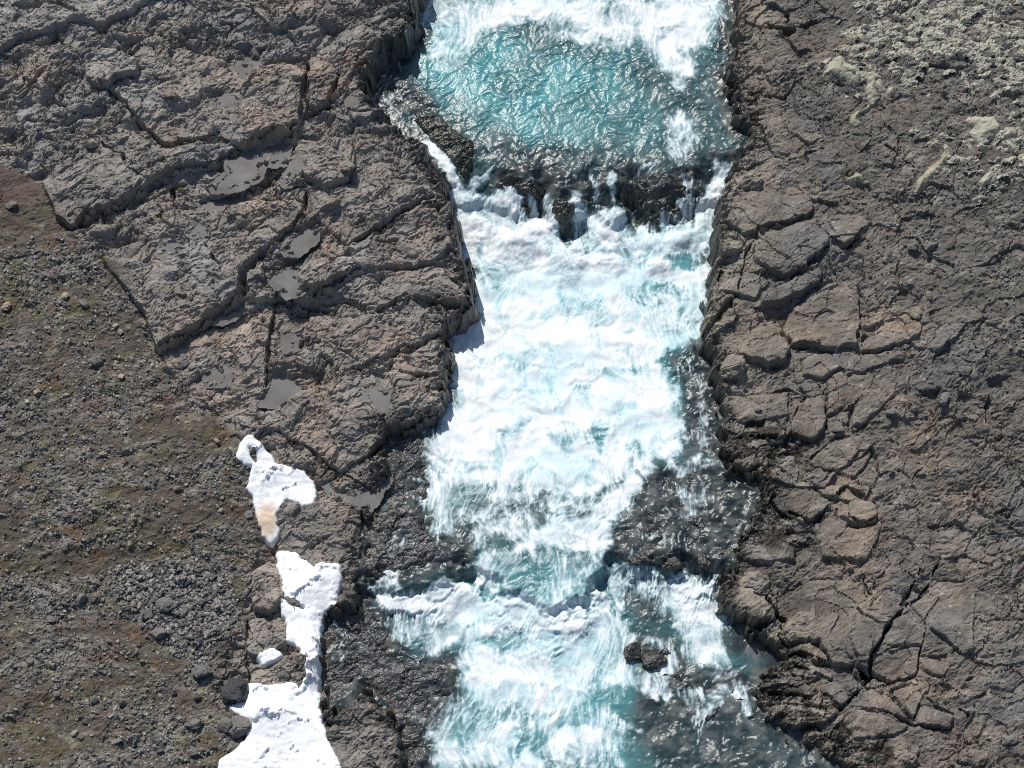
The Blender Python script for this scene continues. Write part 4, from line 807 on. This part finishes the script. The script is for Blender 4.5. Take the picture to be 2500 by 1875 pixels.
# colour
ti = np.clip(np.searchsorted(gt.x, gw.x), 0, gt.nx - 1); tj = np.clip(np.searchsorted(gt.y, gw.y), 0, gt.ny - 1)
film = np.maximum(film, ss(-.7, -.15, rv[np.ix_(tj, ti)] + .3 * fbm(x / .7, y / .7, 455, 2)) * .9)
deep = mix(C3(.045, .095, .104), C3(.085, .262, .285), e3(np.clip(turq * (.55 + .9 * ss(-.3, .5, fbm(x / 1.3, y / 1.3, 451, 4))), 0, 1)))
bed = mix(C3(.024, .029, .031), C3(.120, .122, .116), e3(ss(-.25, .4, fbm(x / .4, y / .4, 452, 4))))
green = ss(.0, .3, fbm(x / .8, y / .5, 453, 3)) * ss(-.1, .5, s1) * ss(2., 1., s1); bed = mix(bed, C3(.016, .022, .010), e3(green * .7))
wc = mix(deep, bed, e3(np.clip(film * 1.05, 0, .92)))
aer = ss(.1, .75, foam) * .6; wc = mix(wc, C3(.27, .45, .49), e3(aer * np.clip(turq + .25, 0, 1) * (1 - film * .6)))
thinw = mix(C3(.40, .49, .51), C3(.50, .66, .695), e3(np.clip(turq, 0, 1)))
wht = mix(thinw, C3(.78, .805, .815), e3(ss(.30, 1.08, fa - .06 + .20 * smk + .20 * fil + .14 * fil2)))
wht = wht * (1 - e3(ss(-.1, .45, fbm(x / 2.2, y / 1.5, 458, 4)) * np.clip(turq + .2, 0, 1)) * C3(.20, .07, .045)); wc = mix(wc, wht, e3(ss(.0, .55, fa))); wc = np.clip(wc, .008, .95).astype(F32)
# terrain height under the water sheet
ti = np.clip(np.searchsorted(gt.x, gw.x), 0, gt.nx - 1); tj = np.clip(np.searchsorted(gt.y, gw.y), 0, gt.ny - 1)
Ht = H[np.ix_(tj, ti)]; hid = (W < Ht - .18) | (rv[np.ix_(tj, ti)] > .25)
fh = hid[:-1, :-1] & hid[1:, :-1] & hid[:-1, 1:] & hid[1:, 1:]
NW = grid_normals(gw, W)
fo = blur(foam, 4)[:-1, :-1]
fall_zone = (s1 > -.15) & (s1 < 1.15); fall2 = (s2 > -.12) & (s2 < .5); fz = fall_zone[:-1, :-1]; fz2 = fall2[:-1, :-1]
def wpiece(name, m): return grid_piece(name, gw, W, m & ~fh, M_WATER, wc, {'foam': fa, 'film': film}, None, NW)
xl = gp([(1175, 480)], -1.2)[0][0]; xr = gp([(1665, 520)], -1.4)[0][0]; xf = x[:-1, :-1]
def one_piece(m):
    m = m & ~fh; j, i = np.nonzero(m); a0, a1, b0, b1 = j.min(), j.max() + 1, i.min(), i.max() + 1; q = m[a0:a1, b0:b1]; best = None; left = q.copy()
    while left.any():
        j, i = np.nonzero(left); c = np.zeros_like(q); k = len(j) // 2; c[j[k], i[k]] = True; n = 0
        while c.sum() != n:
            n = c.sum()
            for _ in range(6):
                d = c.copy(); d[1:] |= c[:-1]; d[:-1] |= c[1:]; d[:, 1:] |= c[:, :-1]; d[:, :-1] |= c[:, 1:]; c = d & q
        left &= ~c
        if best is None or c.sum() > best.sum(): best = c
        if best.sum() >= left.sum(): break
    out = np.zeros_like(m); out[a0:a1, b0:b1] = best; return out
left_f = fz & (xf < xl); right_f = fz & (xf > xr); mid_f = fz & (xf >= xl) & (xf <= xr)
left_f = one_piece(left_f); right_f = one_piece(right_f); mid_f = one_piece(mid_f); low_f = one_piece(fz2 & ~fz)
tag(wpiece('waterfall', mid_f), 'broad dark ledge fall with white plumes across the middle of the river', 'waterfall', 'falls of the river')
tag(wpiece('waterfall', left_f), 'narrow white chute squeezed between the left bank and a mossy rock', 'waterfall', 'falls of the river')
tag(wpiece('waterfall', right_f), 'slanting grey white chute along the right bank', 'waterfall', 'falls of the river')
tag(wpiece('waterfall', low_f), 'low lower fall spilling white over a dark shelf near the bottom', 'waterfall', 'falls of the river')
rest = ~(left_f | right_f | mid_f | low_f); ftop = fo > .6
tag(wpiece('white_water', rest & ftop), 'churning white foam of the river below and above the falls', 'foam', kind='stuff')
tag(wpiece('river', rest & ~ftop), 'turquoise glacial river with dark glinting shallows', kind='structure')

# ------------------------------------------------------------------ stones and boulders
random.seed(4)
RAMP_G = [(0, (.07, .069, .067)), (.4, (.13, .127, .12)), (.75, (.20, .19, .175)), (1, (.28, .26, .225))]
RAMP_P = [(0, (.20, .18, .155)), (.5, (.30, .265, .215)), (.8, (.36, .29, .21)), (1, (.40, .375, .33))]
M_STG = stone_material('grey stone', RAMP_G); M_STP = stone_material('pale stone', RAMP_P)
def hull_mesh(name, n, seed, sq, mat, sub=0, rough=.0):
    r = random.Random(seed); bm = bmesh.new()
    for _ in range(n):
        v = Vector((r.gauss(0, 1), r.gauss(0, 1), r.gauss(0, 1))).normalized() * r.uniform(.8, 1)
        bm.verts.new((v.x, v.y * sq[0], v.z * sq[1]))
    res = bmesh.ops.convex_hull(bm, input=bm.verts)
    bmesh.ops.delete(bm, geom=[g for g in res['geom_interior'] if isinstance(g, bmesh.types.BMVert)], context='VERTS')
    if sub:
        bmesh.ops.bevel(bm, geom=bm.edges[:] , offset=.08, segments=2, affect='EDGES')
        bmesh.ops.triangulate(bm, faces=bm.faces[:])
        bmesh.ops.subdivide_edges(bm, edges=bm.edges[:], cuts=sub, use_grid_fill=True)
        for v in bm.verts:
            p = v.co * 2.2 + Vector((seed * 3.1, 0, 0)); d = mnoise.fractal(p, .9, 2.1, 5) * rough
            v.co += v.co.normalized() * d
    me = bpy.data.meshes.new(name); bm.to_mesh(me); bm.free(); me.materials.append(mat)
    return me
SM_G = [hull_mesh('stone', 13, 100 + i, (random.uniform(.55, .9), random.uniform(.4, .7)), M_STG) for i in range(18)]
SM_P = [hull_mesh('stone', 13, 300 + i, (random.uniform(.55, .9), random.uniform(.4, .7)), M_STP) for i in range(10)]
# boulders one can pick out: x, y, half width, half height (picture pixels), turn, material, label
M_B1 = plain_rock('boulder grey', (.17, .162, .15)); M_B2 = plain_rock('boulder tan', (.235, .205, .165)); M_B3 = plain_rock('boulder dark wet', (.035, .037, .042), .3, .5, .8)
M_B4 = plain_rock('boulder pale', (.36, .30, .22)); M_B5 = plain_rock('boulder wet brown', (.040, .038, .035), .2, .6, .5)
BOULD = [
 (1793, 893, 37, 30, .3, M_B2, 'large tan boulder at the water edge on the right bank'), (1783, 912, 24, 16, 0, M_B2, 'smaller tan boulder leaning on the large tan boulder by the water'),
 (572, 1683, 37, 38, .4, M_B3, 'big rounded blue black wet boulder left of the lower snow'), (493, 1640, 27, 17, .1, M_B1, 'flat topped grey boulder just left of the blue black boulder'),
 (357, 1500, 17, 16, .6, M_B1, 'pale grey angular boulder in the dark rubble'), (385, 1545, 22, 14, .2, M_B1, 'wide grey boulder below the angular one in the dark rubble'),
 (408, 1477, 26, 20, .1, M_B1, 'lichen stained block in the middle of the dark rubble'), (482, 1470, 20, 11, .1, M_B1, 'long grey stone right of the lichen stained block'),
 (414, 229, 22, 19, .5, M_B2, 'brown block resting on the upper left slab'), (222, 352, 17, 15, .2, M_B4, 'pale cream boulder lying on the upper left rock'),
 (235, 880, 20, 16, .0, M_B1, 'rounded pale brown boulder on the middle of the scree'), (445, 888, 19, 18, .3, M_B1, 'grey boulder at the scree edge near the little puddle'),
 (412, 852, 8, 8, .3, M_B1, 'small grey stone at the tip of the scarp puddle'), (16, 748, 15, 12, .9, M_B4, 'pinkish block on the scree at the left edge'),
 (158, 722, 12, 10, .4, M_B4, 'tan boulder on the scree below the bluish rubble'), (205, 742, 17, 10, -.6, M_B1, 'blue grey split stone on the scree'),
 (28, 500, 16, 13, .3, M_B1, 'dark grey boulder by the red brown soil at left edge'), (476, 1768, 22, 14, .1, M_B1, 'flat grey boulder low on the scree left of the snow'),
 (585, 1775, 30, 28, .2, M_B1, 'big brown grey block against the left side of the wide snow'), (550, 1770, 22, 20, .5, M_B1, 'grey block behind the one against the wide snow'),
 (470, 1835, 16, 11, .2, M_B1, 'grey stone near the bottom edge left of the snow'), (608, 1258, 11, 14, .3, M_B1, 'grey stone just left of the tan stained snow tail'),
 (530, 1078, 6, 9, .9, M_B4, 'orange tan sliver of stone left of the upper snow'), (390, 995, 12, 8, .1, M_B4, 'pale stone on the scree above the brown bands'), (250, 1107, 14, 6, .1, M_B4, 'flat pale slab stone on the scree'),
 (652, 1440, 16, 9, -.2, M_B1, 'overhanging grey flake left of the lower snow'), (712, 1470, 26, 14, -.4, M_B1, 'grey rock poking into the narrow part of the snow'), (692, 1648, 16, 11, .2, M_B1, 'bluish grey stone at the head of the wide snow'),
 (1545, 1594, 28, 22, .3, M_B5, 'left wet rock of the pair standing in the lower rapids'), (1592, 1612, 36, 26, -.3, M_B5, 'right wet rock of the pair standing in the lower rapids'),
 (1640, 1385, 28, 20, .3, M_B5, 'dark angular block at the lip of the lower fall'), (1718, 1372, 18, 24, .1, M_B5, 'dark column top at the right end of the lower fall'), (1560, 1370, 26, 18, .2, M_B5, 'dark rock at the left end of the lower shelf'),
 (2270, 722, 12, 15, .2, M_B2, 'brown nut shaped boulder on the right slope'), (2238, 767, 18, 20, .2, M_B2, 'flat tan slab stone on the right slope'), (2270, 521, 11, 10, .2, M_B1, 'round grey stone high on the right slope'), (2160, 633, 8, 7, .2, M_B4, 'pale round stone above the right slabs'),
 (2305, 970, 14, 26, -.35, M_B1, 'upright dark boulder on the right bank'), (2175, 1007, 15, 11, .3, M_B1, 'grey block on the right bank with small white stones'), (2232, 1002, 8, 7, .3, M_B1, 'grey stone beside the upright dark boulder'),
 (2045, 1050, 18, 16, .3, M_B1, 'triangular grey block jammed in the right bank cracks'), (2176, 1147, 9, 8, .1, M_B2, 'round stone on the tan patch of the right bank'), (2355, 905, 22, 14, .1, M_B1, 'grey boulder near the right edge below the gravel'),
 (2230, 600, 18, 14, .4, M_B1, 'angular grey boulder upper of two on the right slope'), (2275, 598, 20, 14, .6, M_B1, 'angular grey boulder lower of two on the right slope'), (2468, 1805, 22, 14, .2, M_B1, 'grey boulder in the lower right corner'),
 (2233, 1668, 7, 7, .2, M_B4, 'cream stone on the lower right slab'), (2210, 1787, 16, 7, .3, M_B4, 'long tan stone below the big crack at lower right'), (1850, 1000, 11, 8, .2, M_B2, 'small tan block on the slab above the dark algae'),
 (1873, 1740, 12, 8, .2, M_B1, 'grey stone at the foot of the pale right slab'), (1855, 735, 22, 12, .2, M_B2, 'split pale stone beneath the elongated block'), (1985, 840, 14, 9, .2, M_B2, 'small stone wedged under the big right slab'),
 (848, 405, 22, 20, .5, M_B2, 'pale knob of rock on the left bank by the chute'), (815, 500, 24, 14, .3, M_B2, 'blocky rock beside the dark slot on the left bank'),
]
def bank_of(px, py):
    if 1100 < px < 1740 and py > 1000: return zW_px
    return zL_px if px < 1250 else zR_px
def place(o, px, py, dz=0):
    zf = bank_of(px, py); P = gp([(px, py)], zf)[0]
    for _ in range(4):
        h = height_at(*P); P = gp([(px, py)], h + dz)[0]
    o.location = (P[0], P[1], height_at(*P) + dz); return P
for k, (px, py, a, b, rot, mat, lab) in enumerate(BOULD):
    ra = a / 100.; rb_ = b / 88.
    me = hull_mesh('boulder', 22, 700 + k, (.95, .95), mat, 2, .16)
    o = bpy.data.objects.new('boulder', me); C.objects.link(o)
    zf = bank_of(px, py); P = gp([(px, py)], zf)[0]
    hz = min(ra, rb_) * .75
    if zf is zW_px:
        i = int(np.clip(np.searchsorted(gw.x, P[0]), 1, gw.nx - 1)); j = int(np.clip(np.searchsorted(gw.y, P[1]), 1, gw.ny - 1)); o.location = (P[0], P[1], float(W[j, i]) + hz * .2)
    else: place(o, px, py, hz * .4)
    o.scale = (ra * 1.12, rb_ * 1.05, hz); o.rotation_euler = (0, 0, rot)
    tag(o, lab, 'boulder', 'boulders that stand out on the banks')
# scattered stones that look alike
def in_poly(p, poly):
    r = False; n = len(poly); x0, y0 = p
    for i in range(n):
        ax_, ay_ = poly[i]; bx_, by_ = poly[(i + 1) % n]
        if (ay_ > y0) != (by_ > y0) and x0 < (bx_ - ax_) * (y0 - ay_) / (by_ - ay_) + ax_: r = not r
    return r
HEAP = [(270, 1400), (420, 1370), (560, 1420), (590, 1480), (560, 1560), (480, 1640), (400, 1580), (330, 1520)]
GRV = [(2060, 430), (2400, 300), (2495, 380), (2495, 1120), (2330, 1060), (2200, 860), (2120, 620)]
SCR2 = [(5, 700), (200, 640), (330, 780), (520, 1030), (590, 1180), (600, 1340), (560, 1400), (300, 1390), (5, 1300)]
SCR3 = [(5, 1330), (260, 1420), (400, 1620), (520, 1720), (480, 1870), (5, 1870)]
MARKS = [(357, 1500, 'the pale angular rubble boulder'), (408, 1477, 'the lichen stained block'), (482, 1470, 'the long grey rubble stone'), (385, 1545, 'the wide rubble boulder'), (493, 1640, 'the flat topped boulder'),
 (572, 1683, 'the blue black boulder'), (476, 1768, 'the flat grey scree boulder'), (235, 880, 'the rounded pale brown boulder'), (445, 888, 'the boulder at the scree edge'), (16, 748, 'the pinkish block'),
 (205, 742, 'the split blue grey stone'), (390, 995, 'the pale stone above the brown bands'), (250, 1107, 'the flat pale slab stone'), (530, 1078, 'the orange tan sliver'), (608, 1258, 'the tan snow tail'),
 (2230, 600, 'the upper angular boulder'), (2275, 598, 'the lower angular boulder'), (2270, 722, 'the brown nut shaped boulder'), (2270, 521, 'the round grey stone'), (2238, 767, 'the flat tan slab stone'), (2160, 633, 'the pale round stone'),
 (2305, 970, 'the upright dark boulder'), (2270, 440, 'the diagonal moss streak'), (2355, 905, 'the boulder near the right edge')]
ORD = ['nearest', 'second', 'third', 'fourth', 'fifth', 'sixth', 'seventh', 'eighth', 'ninth', 'tenth', 'eleventh', 'twelfth']
def scatter(poly, n, smin, smax, meshes, what, grp, seed):
    r = random.Random(seed); xs = [p[0] for p in poly]; ys = [p[1] for p in poly]; bins = {}; k = 0
    while k < n:
        p = (r.uniform(min(xs), max(xs)), r.uniform(min(ys), max(ys)))
        if not in_poly(p, poly): continue
        o = bpy.data.objects.new('stone', r.choice(meshes)); C.objects.link(o)
        s = r.uniform(smin, smax) * (.75 + .5 * r.random() ** 3); place(o, p[0], p[1], s * .22)
        o.scale = (s, s, s); o.rotation_euler = (r.uniform(-.5, .5), r.uniform(-.5, .5), r.uniform(0, 6.3))
        d, m = min((math.hypot(p[0] - q[0], p[1] - q[1]), q) for q in MARKS)
        a = math.degrees(math.atan2(m[1] - p[1], p[0] - m[0])) % 360
        dr = ['to the right of', 'up and right of', 'straight above', 'up and left of', 'to the left of', 'down and left of', 'straight below', 'down and right of'][int((a + 22.5) // 45) % 8]
        bins.setdefault((dr, m[2]), []).append((d, o)); k += 1
    for (dr, nm), l in bins.items():
        for i, (d, o) in enumerate(sorted(l, key=lambda t: t[0])):
            tag(o, what + ', ' + ORD[min(i, 11)] + ' ' + dr + ' ' + nm, 'stone', grp)
scatter(HEAP, 110, .05, .10, SM_G, 'angular rubble stone', 'stones of the rubble heap', 1)
scatter(SCR2, 40, .06, .12, SM_P, 'pale tan stone', 'pale stones on the left scree', 2)
scatter(SCR3, 40, .07, .15, SM_G, 'grey scree stone', 'grey stones at bottom left', 3)
scatter(GRV, 70, .04, .09, SM_G, 'small grey gravel stone', 'stones on the right gravel', 4)
scatter(GRV, 20, .03, .05, SM_P, 'tiny cream stone', 'cream stones on the right gravel', 5)
# the rest: loose stones past counting, one mesh for each slope
def stone_field(name, lab, polys, seed):
    r = np.random.RandomState(seed); VV, QQ, CC = [], [], []; base_i = 0
    tpl = []
    for me in SM_G[:10]:
        v = np.array([q.co[:] for q in me.vertices]); me.calc_loop_triangles(); f = np.array([q.vertices[:] for q in me.loop_triangles]); tpl.append((v, f))
    for poly, n, smin, smax, zf, pale in polys:
        P = gp(poly, zf); lo, hi = P.min(0), P.max(0); pts = r.rand(n * 4, 2) * (hi - lo) + lo
        pts = pts[poly_sdf(P, pts[:, 0].astype(F32), pts[:, 1].astype(F32)) < 0]
        gi = np.clip(np.searchsorted(gt.x, pts[:, 0]), 1, gt.nx - 1); gj = np.clip(np.searchsorted(gt.y, pts[:, 1]), 1, gt.ny - 1)
        keep = (ground_m[gj, gi] > .35) & (r.rand(len(pts)) < 1.05 - .9 * soil[gj, gi]); pts, gi, gj = pts[keep][:n], gi[keep][:n], gj[keep][:n]
        for p, i, j in zip(pts, gi, gj):
            v, f = tpl[r.randint(10)]; s = (smin + (smax - smin) * r.rand() ** 2.5); a = r.rand() * 6.3; t = r.rand() * .8 - .4
            ca, sa_ = math.cos(a), math.sin(a); ct, st_ = math.cos(t), math.sin(t)
            q = v * s; q = np.stack([q[:, 0], q[:, 1] * ct - q[:, 2] * st_, q[:, 1] * st_ + q[:, 2] * ct], 1)
            q = np.stack([q[:, 0] * ca - q[:, 1] * sa_, q[:, 0] * sa_ + q[:, 1] * ca, q[:, 2]], 1) + (p[0], p[1], H[j, i] + s * .2)
            VV.append(q); QQ.append(f + base_i); base_i += len(v)
            b = .08 + .27 * r.rand() ** 1.7; c = np.array([b, b * .96, b * .9])
            if r.rand() < pale: c = np.array([.30, .26, .20]) * (.7 + .5 * r.rand())
            CC.append(np.repeat(c[None], len(v), 0))
    V = np.concatenate(VV); me = np_mesh(name, V, np.concatenate(QQ), M_GROUND, np.concatenate(CC).astype(F32), {'wet': np.zeros(len(V), F32)}, smooth=False)
    o = bpy.data.objects.new(name, me); C.objects.link(o); tag(o, lab, 'stones', kind='stuff')
stone_field('loose_stones', 'countless small grey stones strewn over the left scree', [(HEAP, 3200, .03, .09, zL_px, .02), ([(-100, 560), (200, 590), (345, 735), (600, 1090), (640, 1300), (600, 1480), (520, 1700), (620, 1900), (-100, 1900)], 15000, .02, .065, zL_px, .05)], 11)
stone_field('loose_stones', 'countless small stones strewn over the right gravel slope', [([(1900, 0), (2600, 0), (2600, 1250), (2330, 1100), (2100, 640), (1950, 320)], 6000, .015, .05, zR_px, .08)], 12)
# yellow moss clumps on the left bank
M_YM = plain_rock('yellow moss', (.16, .15, .02), .95, .1, .9); M_DM = plain_rock('dark moss', (.022, .018, .008), .9, .1, .9)
for px, py, s, mat, lab in [(440, 453, .11, M_YM, 'bright yellow green moss clump under the dark scarp'), (473, 425, .09, M_YM, 'smaller yellow green moss clump nearer the largest puddle'), (425, 468, .22, M_DM, 'black brown moss mat beside the yellow clump'), (395, 520, .2, M_DM, 'lower black brown moss mat on the brown slab'), (252, 634, .06, M_YM, 'tiny yellow green moss tuft at the scree edge')]:
    me = hull_mesh('moss_clump', 26, int(px), (.7, .6), mat, 2, .5); o = bpy.data.objects.new('moss_clump', me); C.objects.link(o); place(o, px, py, 0); o.scale = (s, s, s * .45); tag(o, lab, 'moss', 'moss clumps on the left bank')
